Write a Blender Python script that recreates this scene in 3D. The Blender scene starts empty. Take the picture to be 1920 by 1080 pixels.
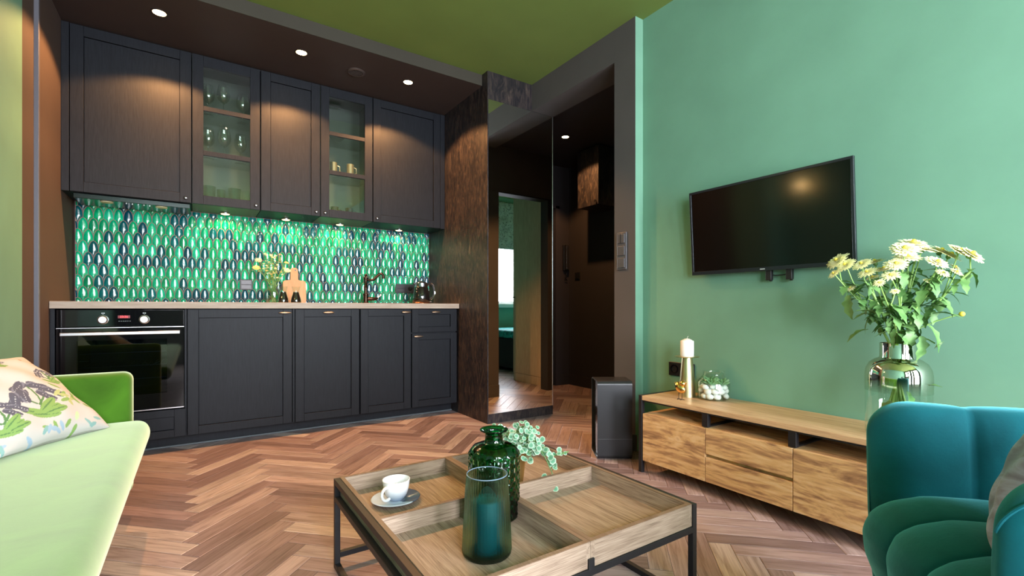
import bpy, math, random
from math import sin, cos, pi, sqrt, radians as R
from mathutils import Vector, Matrix
random.seed(7)
S = bpy.context.scene
COL = S.collection

# ------------------------------------------------------------------ camera, world, light, exposure
CAM_H = 0.883
cd = bpy.data.cameras.new('camera'); cam = bpy.data.objects.new('camera', cd); COL.objects.link(cam)
cam.location = (0, 0, CAM_H); cam.rotation_euler = (R(90), 0, R(-33.75))
cd.sensor_width = 36; cd.lens = 888 / 1920 * 36; cd.shift_y = 38.5 / 1920; cd.clip_start = 0.03
S.camera = cam
vs = S.view_settings
vs.view_transform = 'Standard'; vs.look = 'None'; vs.gamma = 1; vs.use_curve_mapping = False
vs.exposure = 0.0
try:
    S.cycles.use_denoising = True
    S.cycles.max_bounces = 12; S.cycles.diffuse_bounces = 5; S.cycles.glossy_bounces = 6
    S.cycles.transmission_bounces = 10; S.cycles.transparent_max_bounces = 16
    S.cycles.sample_clamp_indirect = 6; S.cycles.caustics_refractive = False; S.cycles.caustics_reflective = False
except Exception: pass
w = bpy.data.worlds.new('sky'); S.world = w; w.use_nodes = True
w.node_tree.nodes['Background'].inputs[0].default_value = (0.72, 0.86, 1.0, 1)
w.node_tree.nodes['Background'].inputs[1].default_value = 4.0

DAY = (0.90, 0.915, 1.0); WARM = (1.0, 0.47, 0.17)
def area(name, loc, rot, sx, sy, power, color):
    l = bpy.data.lights.new(name, 'AREA'); l.shape = 'RECTANGLE'; l.size = sx; l.size_y = sy
    l.energy = power; l.color = color
    o = bpy.data.objects.new(name, l); COL.objects.link(o); o.location = loc; o.rotation_euler = rot
    return o
# daylight entering through the windows of the wall behind the camera and of the bedroom; the leftmost is an added fill
WIN_Y = -2.0
area('window_daylight', (0.525, WIN_Y - 0.10, 1.40), (R(90), 0, 0), .95, 1.9, 235, DAY)
area('window_daylight', (1.675, WIN_Y - 0.10, 1.40), (R(90), 0, 0), .85, 1.9, 295, DAY)
area('window_daylight', (-0.50, WIN_Y - 0.10, 1.72), (R(90), 0, 0), .70, 1.22, 150, DAY)  # unseen extra window, added to fill the armchair seat and sofa with light
area('bedroom_daylight', (4.30, -.36, 1.45), (R(90), 0, 0), 1.2, .95, 70, DAY)

def spot(name, loc, power, color=WARM, size=125, blend=0.35, rad=0.025):
    l = bpy.data.lights.new(name, 'SPOT'); l.energy = power; l.color = color
    l.spot_size = R(size); l.spot_blend = blend; l.shadow_soft_size = rad
    o = bpy.data.objects.new(name, l); COL.objects.link(o); o.location = loc
    return o
def point(name, loc, power, color=WARM, rad=0.03):
    l = bpy.data.lights.new(name, 'POINT'); l.energy = power; l.color = color; l.shadow_soft_size = rad
    o = bpy.data.objects.new(name, l); COL.objects.link(o); o.location = loc
    return o

# ------------------------------------------------------------------ mesh builder
class MB:
    def __init__(s): s.v = []; s.f = []; s.sm = []; s.mi = []; s.col = None; s.uv = None
    def add(s, vs_, fs, smooth=False, mi=0):
        b = len(s.v); s.v += [tuple(p) for p in vs_]
        for f in fs: s.f.append(tuple(i + b for i in f)); s.sm.append(smooth); s.mi.append(mi)
        return s
    def box(s, x0, x1, y0, y1, z0, z1, mi=0):
        if x0 > x1: x0, x1 = x1, x0
        if y0 > y1: y0, y1 = y1, y0
        if z0 > z1: z0, z1 = z1, z0
        v = [(x0,y0,z0),(x1,y0,z0),(x1,y1,z0),(x0,y1,z0),(x0,y0,z1),(x1,y0,z1),(x1,y1,z1),(x0,y1,z1)]
        return s.add(v, [(0,3,2,1),(4,5,6,7),(0,1,5,4),(1,2,6,5),(2,3,7,6),(3,0,4,7)], False, mi)
    def lathe(s, prof, c=(0,0,0), seg=32, mi=0, axis='z', fn=None):
        vs_ = []; n = len(prof); idx = []
        for (r, z) in prof:
            if r < 1e-6: idx.append([len(vs_)] * seg); vs_.append((0, 0, z))
            else:
                row = []
                for k in range(seg):
                    a = 2*pi*k/seg; rr = r * (fn(a, z) if fn else 1)
                    row.append(len(vs_)); vs_.append((rr*cos(a), rr*sin(a), z))
                idx.append(row)
        fs = []
        for i in range(n-1):
            A, B = idx[i], idx[i+1]
            for k in range(seg):
                q = [A[k], A[(k+1) % seg], B[(k+1) % seg], B[k]]; u = []
                for t in q:
                    if t not in u: u.append(t)
                if len(u) > 2: fs.append(tuple(u))
        if axis == 'x': vs_ = [(z, x, y) for x, y, z in vs_]
        if axis == 'y': vs_ = [(x, z, -y) for x, y, z in vs_]
        if axis == '-y': vs_ = [(x, -z, y) for x, y, z in vs_]
        vs_ = [(x+c[0], y+c[1], z+c[2]) for x, y, z in vs_]
        return s.add(vs_, fs, True, mi)
    def cyl(s, c, r, h, seg=24, mi=0, axis='z', r2=None):
        r2 = r if r2 is None else r2
        return s.lathe([(0,0),(r,0),(r2,h),(0,h)], c, seg, mi, axis)
    def tube(s, pts, rad, seg=8, mi=0, caps=True):
        pts = [Vector(p) for p in pts]; n = len(pts)
        rr = rad if isinstance(rad, (list, tuple)) else [rad]*n
        rings = []; vs_ = []; prev = None
        for i, p in enumerate(pts):
            d = (pts[min(i+1, n-1)] - pts[max(i-1, 0)])
            d = d.normalized() if d.length > 1e-9 else Vector((0,0,1))
            up = prev if prev is not None else (Vector((0,0,1)) if abs(d.z) < .9 else Vector((1,0,0)))
            a = up - d*up.dot(d)
            if a.length < 1e-6: a = Vector((1,0,0)) - d*d.x
            a.normalize(); prev = a; b = d.cross(a)
            rings.append(len(vs_))
            for k in range(seg):
                t = 2*pi*k/seg; vs_.append(tuple(p + (a*cos(t) + b*sin(t))*rr[i]))
        fs = []
        for i in range(n-1):
            for k in range(seg):
                k2 = (k+1) % seg
                fs.append((rings[i]+k, rings[i]+k2, rings[i+1]+k2, rings[i+1]+k))
        if caps:
            fs.append(tuple(reversed(range(seg)))); fs.append(tuple(rings[-1]+k for k in range(seg)))
        return s.add(vs_, fs, True, mi)
    def grid(s, fn, nu, nv, cu=False, cv=False, mi=0, smooth=True):
        vs_ = [fn(i/(nu if cu else nu-1), j/(nv if cv else nv-1)) for i in range(nu) for j in range(nv)]
        fs = []
        for i in range(nu if cu else nu-1):
            for j in range(nv if cv else nv-1):
                i2 = (i+1) % nu; j2 = (j+1) % nv
                fs.append((i*nv+j, i2*nv+j, i2*nv+j2, i*nv+j2))
        return s.add(vs_, fs, smooth, mi)
    def prism(s, poly, h, M=None, mi=0):
        n = len(poly); vs_ = [Vector((x, y, 0)) for x, y in poly] + [Vector((x, y, h)) for x, y in poly]
        if M is not None: vs_ = [M @ p for p in vs_]
        fs = [tuple(reversed(range(n))), tuple(range(n, 2*n))] + [(i, (i+1) % n, n+(i+1) % n, n+i) for i in range(n)]
        return s.add([tuple(p) for p in vs_], fs, False, mi)
    def xf(s, M, start=0):
        s.v[start:] = [tuple(M @ Vector(p)) for p in s.v[start:]]; return s
    def build(s, name, mats, parent=None, bevel=0, seg=2, world=False, sub=0, angle=38):
        if not isinstance(mats, (list, tuple)): mats = [mats]
        me = bpy.data.meshes.new(name)
        v = s.v
        if world and parent is not None:
            q = parent
            while q.parent: q = q.parent
            L = q.location; v = [(a-L[0], b-L[1], c-L[2]) for a, b, c in v]
        me.from_pydata(v, [], s.f)
        me.polygons.foreach_set('use_smooth', s.sm); me.polygons.foreach_set('material_index', s.mi)
        for m in mats: me.materials.append(m)
        if s.col is not None:
            at = me.color_attributes.new('tone', 'FLOAT_COLOR', 'POINT')
            at.data.foreach_set('color', [c for t in s.col for c in (t[0], t[1], t[2], 1)])
        if s.uv is not None:
            u = me.uv_layers.new(name='UVMap')
            for p in me.polygons:
                for li, vi in zip(p.loop_indices, p.vertices): u.data[li].uv = s.uv[vi]
        me.update()
        if any(s.sm): me.set_sharp_from_angle(angle=R(angle))
        o = bpy.data.objects.new(name, me); COL.objects.link(o)
        if parent is not None: o.parent = parent
        if bevel:
            b = o.modifiers.new('bevel', 'BEVEL'); b.width = bevel; b.segments = seg; b.limit_method = 'ANGLE'; b.angle_limit = R(40)
            b.harden_normals = False
            for p in me.polygons: p.use_smooth = True
            me.set_sharp_from_angle(angle=R(38))
            b.harden_normals = True
        if sub:
            m = o.modifiers.new('subdivision', 'SUBSURF'); m.levels = sub; m.render_levels = sub
        return o

def tag(o, label, cat, group=None, kind=None):
    o['label'] = label; o['category'] = cat
    if group: o['group'] = group
    if kind: o['kind'] = kind
    return o
def thing(name, label, cat, loc=(0,0,0), rotz=0, group=None):
    o = bpy.data.objects.new(name, None); COL.objects.link(o); o.empty_display_size = 0.05
    o.location = loc; o.rotation_euler = (0, 0, rotz)
    return tag(o, label, cat, group)
def struct(name, mb, m, **k):
    o = mb.build(name, m, **k); o['kind'] = 'structure'; return o
def dup(root, loc=None, rotz=None, label=None):
    r = root.copy(); COL.objects.link(r)
    if loc is not None: r.location = loc
    if rotz is not None: r.rotation_euler = (0, 0, rotz)
    if label: r['label'] = label
    for ch in list(root.children):
        c = ch.copy(); COL.objects.link(c); c.parent = r
        for g in list(ch.children):
            d = g.copy(); COL.objects.link(d); d.parent = c
    return r

# ------------------------------------------------------------------ materials
def mat(name, color=(.5,.5,.5), rough=.5, metal=0, spec=.5, trans=0, ior=1.45, sheen=0, sheenc=None, coat=0, emit=None, es=0, alpha=1):
    m = bpy.data.materials.new(name); m.use_nodes = True; b = m.node_tree.nodes['Principled BSDF']; i = b.inputs
    i['Base Color'].default_value = (*color, 1); i['Roughness'].default_value = rough; i['Metallic'].default_value = metal
    i['Specular IOR Level'].default_value = spec; i['Transmission Weight'].default_value = trans; i['IOR'].default_value = ior
    i['Sheen Weight'].default_value = sheen; i['Coat Weight'].default_value = coat; i['Alpha'].default_value = alpha
    if sheenc: i['Sheen Tint'].default_value = (*sheenc, 1); i['Sheen Roughness'].default_value = .45
    if emit: i['Emission Color'].default_value = (*emit, 1); i['Emission Strength'].default_value = es
    return m
def N(m, t, **k):
    n = m.node_tree.nodes.new(t)
    for a, b in k.items():
        if a in n.inputs: n.inputs[a].default_value = b
        else: setattr(n, a, b)
    return n
def LK(m, a, b): m.node_tree.links.new(a, b)
def BS(m): return m.node_tree.nodes['Principled BSDF'].inputs
def coords(m, scale=(1,1,1), src='Object', rot=(0,0,0), loc=(0,0,0)):
    tc = N(m, 'ShaderNodeTexCoord'); mp = N(m, 'ShaderNodeMapping')
    mp.inputs['Scale'].default_value = scale; mp.inputs['Rotation'].default_value = rot; mp.inputs['Location'].default_value = loc
    LK(m, tc.outputs[src], mp.inputs['Vector']); return mp.outputs['Vector']
def ramp(m, fac, stops):
    r = N(m, 'ShaderNodeValToRGB'); e = r.color_ramp.elements
    while len(e) < len(stops): e.new(.5)
    for el, (p, c) in zip(e, stops): el.position = p; el.color = (*c, 1)
    LK(m, fac, r.inputs['Fac']); return r.outputs['Color']
def bump(m, h, strength=.2, dist=.002):
    b = N(m, 'ShaderNodeBump'); b.inputs['Strength'].default_value = strength; b.inputs['Distance'].default_value = dist
    LK(m, h, b.inputs['Height']); LK(m, b.outputs['Normal'], BS(m)['Normal']); return b
def noisy(name, stops, scale=(1,1,1), nscale=5, detail=4, dist=0, rough=.5, bmp=0, bdist=.002, src='Object', loc=(0,0,0), rot=(0,0,0), **k):
    m = mat(name, stops[0][1], rough, **k)
    v = coords(m, scale, src, rot, loc); n = N(m, 'ShaderNodeTexNoise', Scale=nscale, Detail=detail, Distortion=dist)
    LK(m, v, n.inputs['Vector']); LK(m, ramp(m, n.outputs['Fac'], stops), BS(m)['Base Color'])
    if bmp: bump(m, n.outputs['Fac'], bmp, bdist)
    return m
def sc(c, k): return tuple(min(1, x*k) for x in c)
def plaster(name, c, rough=.75):
    return noisy(name, [(.3, sc(c,.93)), (.7, sc(c,1.05))], nscale=3, detail=5, rough=rough, bmp=.12, bdist=.004, spec=.3)

SAGE = (0.158, 0.330, 0.232)
M = {}
M['sage'] = plaster('sage green wall paint', SAGE)
M['ceil'] = plaster('green ceiling paint', (0.145, 0.205, 0.050))
M['taupe'] = plaster('dark taupe wall paint', (0.088, 0.080, 0.078))
M['brown'] = plaster('dark brown wall paint', (0.075, 0.052, 0.042))
M['soffit'] = plaster('dark brown soffit paint', (0.045, 0.032, 0.028), rough=.6)
M['hall'] = plaster('near black hall paint', (0.030, 0.026, 0.028))
M['blackmetal'] = mat('black powder coated metal', (.012,.012,.014), .42, 0, .5)
M['black'] = mat('black plastic', (.01,.01,.011), .35)
M['blackgloss'] = mat('black gloss glass', (.004,.004,.005), .04, 0, .6)
M['screen'] = mat('television panel', (.002,.002,.002), .12, 0, .5)
M['chrome'] = mat('chrome', (.85,.85,.85), .08, 1)
M['steel'] = mat('brushed steel', (.62,.62,.64), .28, 1)
M['brass'] = mat('brushed brass', (.72,.60,.36), .30, 1)
M['gold'] = mat('polished gold', (.95,.55,.18), .18, 1)
M['pewter'] = mat('aged pewter handle', (.30,.26,.21), .4, 1)
M['mirror'] = mat('mirror glass', (.86,.89,.87), .0, 1)
M['white'] = mat('white ceramic', (.85,.87,.88), .2)
M['wax'] = mat('white wax', (.9,.89,.85), .5)
M['tealwax'] = mat('teal wax', (.02,.26,.40), .5)
M['bulb'] = mat('warm lamp glow', (1,.8,.5), .5, emit=(1,.66,.30), es=30)
M['bulb2'] = mat('warm led glow', (1,.8,.5), .5, emit=(1,.60,.26), es=6)
M['red'] = mat('red led digits', (.3,0,0), .5, emit=(1,.04,.05), es=4)
M['glass'] = mat('clear glass', (.97,1,.985), .0, trans=1, ior=1.45)
M['greenglass'] = mat('dark green glass', (.004,.26,.06), .02, trans=1, ior=1.5)
M['petal'] = mat('pale yellow petals', (.95,.91,.52), .6, sheen=.3)
M['bud'] = mat('yellow bud', (.85,.68,.08), .6)
M['greige'] = mat('dark brown kitchen cord', (.02,.015,.012), .5)

def thin_glass(name, tint, refl=.95, lo=.045, hi=.62):
    m = bpy.data.materials.new(name); m.use_nodes = True; nt = m.node_tree; nt.nodes.remove(nt.nodes['Principled BSDF'])
    out = nt.nodes['Material Output']; t = nt.nodes.new('ShaderNodeBsdfTransparent'); t.inputs[0].default_value = (*tint, 1)
    g = nt.nodes.new('ShaderNodeBsdfGlossy'); g.inputs['Roughness'].default_value = .01; g.inputs[0].default_value = (refl, refl, refl, 1)
    lw_ = nt.nodes.new('ShaderNodeLayerWeight'); lw_.inputs['Blend'].default_value = .5
    pw = nt.nodes.new('ShaderNodeMath'); pw.operation = 'POWER'; pw.inputs[1].default_value = 4.0; nt.links.new(lw_.outputs['Facing'], pw.inputs[0])
    f = nt.nodes.new('ShaderNodeMapRange'); f.inputs[3].default_value = lo; f.inputs[4].default_value = hi; nt.links.new(pw.outputs[0], f.inputs[0])
    x = nt.nodes.new('ShaderNodeMixShader'); nt.links.new(f.outputs[0], x.inputs[0]); nt.links.new(t.outputs[0], x.inputs[1])
    nt.links.new(g.outputs[0], x.inputs[2]); nt.links.new(x.outputs[0], out.inputs[0]); return m
M['pane'] = thin_glass('cabinet door glass', (.86,.91,.88), lo=.065)
M['crystal'] = thin_glass('wine glass bowl', (.93,.96,.94), refl=1.0, lo=.14, hi=1.0)
M['oven_glass'] = thin_glass('oven door glass', (.22,.27,.32))
M['thin'] = thin_glass('thin clear glass', (.95,.98,.96))
M['smoke'] = thin_glass('grey green tumbler glass', (.30,.48,.40), lo=.12, hi=.9)
def ribbed_glass():
    m = bpy.data.materials.new('ribbed olive teal glass'); m.use_nodes = True; nt = m.node_tree; nt.nodes.remove(nt.nodes['Principled BSDF'])
    t = nt.nodes.new('ShaderNodeBsdfTransparent'); t.inputs[0].default_value = (.80,.90,.83,1)
    g = nt.nodes.new('ShaderNodeBsdfGlass'); g.inputs['Color'].default_value = (.74,.88,.80,1); g.inputs['IOR'].default_value = 1.30; g.inputs['Roughness'].default_value = 0
    x = nt.nodes.new('ShaderNodeMixShader'); x.inputs[0].default_value = .58
    nt.links.new(t.outputs[0], x.inputs[1]); nt.links.new(g.outputs[0], x.inputs[2]); nt.links.new(x.outputs[0], nt.nodes['Material Output'].inputs[0]); return m
M['ribbed'] = ribbed_glass()

def cabinet_paint():
    m = mat('charcoal stained ash', (.016,.018,.022), .5, spec=.28)
    v = coords(m, (14, 14, 1.2)); n = N(m, 'ShaderNodeTexNoise', Scale=9, Detail=6, Distortion=.6); LK(m, v, n.inputs['Vector'])
    LK(m, ramp(m, n.outputs['Fac'], [(.3,(.004,.005,.008)),(.65,(.008,.010,.014))]), BS(m)['Base Color'])
    bump(m, n.outputs['Fac'], .35, .0012); return m
M['cab'] = cabinet_paint()
M['cabin'] = mat('cabinet interior', (.07,.085,.07), .5)

def wood(name, stops, grain='x', nscale=3.2, dist=1.2, rough=.5, bmp=.15, fine=.35, stretch=9, loc=(0,0,0)):
    sx = {'x': (1, stretch, stretch), 'y': (stretch, 1, stretch), 'z': (stretch, stretch, 1)}[grain]
    m = mat(name, stops[0][1], rough, spec=.4)
    v = coords(m, sx, loc=loc); n = N(m, 'ShaderNodeTexNoise', Scale=nscale, Detail=5, Distortion=dist, Roughness=.6); LK(m, v, n.inputs['Vector'])
    sx2 = tuple(a*6 if a > 1 else a*2 for a in sx)
    v2 = coords(m, sx2, loc=loc); n2 = N(m, 'ShaderNodeTexNoise', Scale=nscale*1.5, Detail=3); LK(m, v2, n2.inputs['Vector'])
    mx = N(m, 'ShaderNodeMix', data_type='FLOAT'); mx.inputs[0].default_value = fine
    LK(m, n.outputs['Fac'], mx.inputs[2]); LK(m, n2.outputs['Fac'], mx.inputs[3])
    LK(m, ramp(m, mx.outputs[0], stops), BS(m)['Base Color']); bump(m, mx.outputs[0], bmp, .001); return m
OAK = [(.34,(.16,.11,.075)), (.48,(.32,.235,.17)), (.64,(.46,.355,.265))]
M['oak_x'] = wood('pale oak veneer along x', OAK, 'x', nscale=5, fine=.55, stretch=14); M['oak_y'] = wood('pale oak veneer', OAK, 'y', nscale=4, fine=.5, stretch=12)
M['oakedge'] = wood('brown oak rim', [(.3,(.15,.095,.06)), (.7,(.29,.195,.135))], 'y')
M['worktop'] = wood('bleached oak worktop', [(.3,(.30,.23,.17)), (.7,(.48,.41,.34))], 'x', bmp=.05)
M['board'] = wood('beech cutting board', [(.3,(.62,.30,.13)), (.7,(.78,.42,.21))], 'z', bmp=.05)
M['ward'] = wood('oak wardrobe laminate', [(.3,(.36,.25,.16)), (.7,(.60,.45,.30))], 'z', fine=.6)
MANGO = [(.33,(.22,.12,.065)), (.43,(.44,.25,.125)), (.51,(.68,.43,.20)), (.60,(.76,.54,.30)), (.70,(.60,.38,.20))]
def mango(i): return wood('mango wood %d' % i, MANGO, 'y', nscale=2.3, dist=3.2, rough=.48, fine=.30, stretch=4.2, loc=(i*3.7, i*1.9, i*2.3))
M['tv_top'] = wood('mango wood top', [(.3,(.36,.21,.11)), (.5,(.58,.38,.21)), (.7,(.72,.52,.32))], 'y', dist=1.4, rough=.42)

def plank_floor():
    m = mat('herringbone oak', (.4,.2,.12), .36, spec=.45)
    a = N(m, 'ShaderNodeVertexColor', layer_name='tone')
    v = coords(m, (3, 42, 1), 'UV'); n = N(m, 'ShaderNodeTexNoise', Scale=1.6, Detail=7, Distortion=.9, Roughness=.62); LK(m, v, n.inputs['Vector'])
    g = ramp(m, n.outputs['Fac'], [(.28,(.50,.44,.40)), (.52,(.95,.95,.95)), (.75,(1.22,1.22,1.22))])
    mx = N(m, 'ShaderNodeMix', data_type='RGBA', blend_type='MULTIPLY'); mx.inputs[0].default_value = 1
    LK(m, a.outputs['Color'], mx.inputs[6]); LK(m, g, mx.inputs[7]); LK(m, mx.outputs[2], BS(m)['Base Color'])
    bump(m, n.outputs['Fac'], .18, .001); return m
M['floor'] = plank_floor()

def bark():
    m = mat('dark streaked decor panel', (.04,.03,.025), .42, spec=.5)
    v = coords(m, (8, 8, 2.2)); n = N(m, 'ShaderNodeTexNoise', Scale=3.4, Detail=8, Distortion=1.6, Roughness=.7); LK(m, v, n.inputs['Vector'])
    LK(m, ramp(m, n.outputs['Fac'], [(.30,(.006,.006,.008)), (.46,(.016,.014,.017)), (.58,(.042,.032,.029)), (.74,(.10,.074,.060))]), BS(m)['Base Color'])
    bump(m, n.outputs['Fac'], .45, .003); return m
M['bark'] = bark()

def tiles_mat():
    m = mat('glazed scale tiles', (0,.4,.2), .15, spec=.8, coat=.8)
    a = N(m, 'ShaderNodeVertexColor', layer_name='tone'); 
    v = coords(m, (1,1,.22)); n = N(m, 'ShaderNodeTexNoise', Scale=170, Detail=4); LK(m, v, n.inputs['Vector'])
    mx = N(m, 'ShaderNodeMix', data_type='RGBA', blend_type='MULTIPLY'); mx.inputs[0].default_value = .5
    g = ramp(m, n.outputs['Fac'], [(.35,(.45,.5,.55)), (.65,(1.3,1.3,1.3))])
    LK(m, a.outputs['Color'], mx.inputs[6]); LK(m, g, mx.inputs[7]); LK(m, mx.outputs[2], BS(m)['Base Color'])
    bump(m, n.outputs['Fac'], .55, .002); return m
M['tile'] = tiles_mat()
M['grout'] = mat('pinkish grout', (.30,.20,.18), .8)

def velvet(name, c, tint, s=.9, nb=.32):
    m = noisy(name, [(.3, sc(c,.66)), (.5, c), (.7, sc(c,1.35))], nscale=5, detail=8, dist=.8, rough=.8, spec=.12, sheen=s, sheenc=tint)
    n = N(m, 'ShaderNodeTexNoise', Scale=26, Detail=9, Roughness=.72); LK(m, coords(m), n.inputs['Vector']); bump(m, n.outputs['Fac'], nb, .004); return m
M['lime'] = velvet('lime green velvet', (.055,.155,.010), (.85,1.0,.66), 1.0, .06)
M['teal'] = velvet('teal velvet', (.002,.080,.100), (.22,.80,.95), .75)
def vcol(name, rough=.6, **k):
    m = mat(name, rough=rough, **k); a = N(m, 'ShaderNodeVertexColor', layer_name='tone'); LK(m, a.outputs['Color'], BS(m)['Base Color']); return m
M['print'] = vcol('botanical printed cotton', .85)
M['ivy'] = vcol('variegated leaves', .5)
M['glaze'] = vcol('two tone blue grey glaze', .15)
M['leaf'] = noisy('chrysanthemum leaf', [(.3,(.06,.17,.04)), (.7,(.22,.42,.14))], nscale=20, rough=.5)
M['stem'] = mat('pale green stem', (.24,.42,.10), .5)
M['succ'] = noisy('succulent leaf', [(.3,(.10,.28,.10)), (.7,(.38,.58,.32))], nscale=30, rough=.45)
M['pebble'] = noisy('white pebble', [(.3,(.82,.82,.82)), (.7,(.95,.95,.95))], nscale=40, rough=.7)

# ------------------------------------------------------------------ room shell
CEIL = 2.70; XW = 2.34; XP = 2.272; XP2 = 2.49; YJ = 2.198; YE = 2.02; YC = 3.11; XL = -0.68; YK = 4.22
HX = 3.63; HY = 4.24; HC = 2.52; SOF = 2.615

def herringbone():
    mb = MB(); mb.col = []; mb.uv = []
    w_, L = .078, .468; q = sqrt(2); ox, oy = .012, .03
    def back(u, v): return ((u-v)/q + ox, (u+v)/q + oy)
    tones = [(.39,.285,.275),(.33,.23,.225),(.46,.35,.335),(.245,.17,.165),(.41,.315,.30),(.35,.25,.24),(.51,.41,.38),(.28,.195,.19)]
    x0, x1, y0, y1 = -1.15, 5.2, -2.1, HY+.05
    def plank(u0, v0, du, dv):
        cx, cy = back(u0+du/2, v0+dv/2)
        if not (x0-.2 < cx < x1+.2 and y0-.2 < cy < y1+.2): return
        e = .0007; b = .0022
        us = (u0+e, u0+du-e); vv = (v0+e, v0+dv-e)
        top = [(us[0]+b, vv[0]+b), (us[1]-b, vv[0]+b), (us[1]-b, vv[1]-b), (us[0]+b, vv[1]-b)]
        low = [(us[0], vv[0]), (us[1], vv[0]), (us[1], vv[1]), (us[0], vv[1])]
        pts = [(*back(*p), 0.0) for p in top] + [(*back(*p), -.0012) for p in low]
        t = random.choice(tones); k = random.uniform(.86, 1.12); c = sc(t, k)
        ro = random.uniform(0, 40); rv = random.uniform(0, 9)
        for p in top+low:
            a, bb = (p[0]-u0, p[1]-v0)
            if dv > du: a, bb = bb, a
            mb.uv.append((a+ro, bb+rv))
        mb.col += [c]*8
        mb.add(pts, [(0,1,2,3),(4,5,1,0),(5,6,2,1),(6,7,3,2),(7,4,0,3)])
    for t in range(-9, 12):
        for k in range(-70, 90):
            u, v = k*w_ + t*L, k*w_ - t*L
            plank(u, v, L, w_); plank(u+L, v+w_-L, w_, L)
    b = len(mb.v); mb.add([(x0-.3,y0-.3,-.0013),(x1+.3,y0-.3,-.0013),(x1+.3,y1+.3,-.0013),(x0-.3,y1+.3,-.0013)], [(0,1,2,3)])
    mb.col += [(.06,.035,.025)]*4; mb.uv += [(0,0)]*4
    return mb
struct('floor', herringbone(), M['floor'])

struct('ceiling', MB().box(-1.15, 3.9, -2.15, YC+.09, CEIL, CEIL+.1), M['ceil'])
struct('ceiling_kitchen', MB().box(XL-.02, 1.853, 3.20, YK+.1, SOF, CEIL+.02, 0), M['soffit'])
struct('trim_1', MB().box(XL-.02, 1.853, 3.192, 3.20, SOF, CEIL), plaster('dark fascia paint', (.045,.040,.030)))      # painted face of the dropped ceiling
# left wall: brown next to the kitchen, green towards the room
struct('wall_left', MB().box(XL-.15, XL, 3.30, YK, 0, CEIL), M['brown'])
lw = MB().box(XL-.15, XL, 2.75, 3.14, 0, CEIL, 1); lw.box(XL-.15, XL, 3.14, 3.30, 0, CEIL, 0)
lw.box(-1.15, XL-.15, 2.75, 2.85, 0, CEIL, 1); lw.box(-1.15, -1.0, -2.0, 2.75, 0, CEIL, 1)
struct('wall_left', lw, [M['brown'], M['sage']])
struct('trim_2', MB().box(XL-.01, XL+.018, 3.335, 3.36, 0, CEIL), mat('daylight tinted edge strip', (.11,.11,.13), .4), bevel=.003)  # edge of the wall step; its blue-grey colour paints in reflected daylight
struct('trim_3', MB().box(XL-.01, XL+.010, 3.36, YK, 0.0, SOF), M['brown'])
struct('wall_kitchen', MB().box(XL-.15, 1.87, YK, YK+.12, 0, CEIL), M['brown'])
# television wall and the pier beside the hall opening
struct('wall_right', MB().box(XW, XP2, -2.1, YE, 0, CEIL), M['sage'])
pw = MB()
pw.add([(XP,YE,0),(XP2,YE,0),(XP2,YE,CEIL),(XP,YE,CEIL)], [(0,1,2,3)], False, 1)
pw.add([(XP,YE,0),(XP,YJ,0),(XP,YJ,CEIL),(XP,YE,CEIL)], [(0,3,2,1)], False, 0)
pw.add([(XP,YJ,0),(XP2,YJ,0),(XP2,YJ,CEIL),(XP,YJ,CEIL)], [(0,3,2,1)], False, 0)
pw.add([(XP2,YE,0),(XP2,YJ,0),(XP2,YJ,CEIL),(XP2,YE,CEIL)], [(0,1,2,3)], False, 0)
struct('wall_partition', pw, [M['taupe'], M['sage']])
struct('wall_partition', MB().box(XP, XP2, YJ, YC, 2.487, CEIL), M['taupe'])
# hall
struct('ceiling_hall', MB().box(XP2, HX+.1, YJ-.1, HY+.1, HC, HC+.08), M['hall'])
struct('wall_hall_side', MB().box(HX, HX+.1, YJ-.1, HY, 0, HC), M['hall'])
he = MB().box(2.4, 2.62, HY, HY+.1, 0, HC); he.box(3.484, HX+.1, HY, HY+.1, 0, HC); he.box(2.62, 3.484, HY, HY+.1, 2.06, HC); he.box(2.62, 3.484, HY+.1, HY+.14, 0, HC)
struct('wall_hall_end', he, M['hall'])
d2 = MB().box(2.64, 3.43, HY+.02, HY+.06, .01, 2.03)
struct('door_2', d2, mat('black door', (.018,.017,.018), .35), bevel=.003)
struct('trim_4', MB().box(3.43, 3.484, HY-.012, HY+.05, 0, 2.06).box(2.62, 3.484, HY-.012, HY+.05, 2.03, 2.075), M['hall'])
struct('baseboard_hall', MB().box(3.484, HX, HY-.014, HY, 0, .11).box(3.484, HX, HY-.009, HY, .11, .12), M['hall'])
struct('baseboard_hall', MB().box(HX-.014, HX, YJ, HY, 0, .11).box(HX-.009, HX, YJ, HY, .11, .12), M['hall'])
# near wall of the hall with the open bedroom doorway (seen in the mirror)
DX0, DX1, DZ = 2.53, 3.20, 2.06
hn = MB().box(XP2, DX0, YJ-.10, YJ, 0, HC); hn.box(DX1, HX, YJ-.10, YJ, 0, HC); hn.box(DX0, DX1, YJ-.10, YJ, DZ, HC)
struct('wall_hall_near', hn, M['taupe'])
struct('baseboard_hall', MB().box(XP, DX0, YJ, YJ+.012, 0, .12), M['taupe'])
struct('trim_5', MB().box(DX1-.05, DX1, YJ-.12, YJ+.004, 0, DZ).box(DX0, DX1-.05, YJ-.12, YJ+.004, DZ-.012, DZ), M['hall'])
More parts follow.
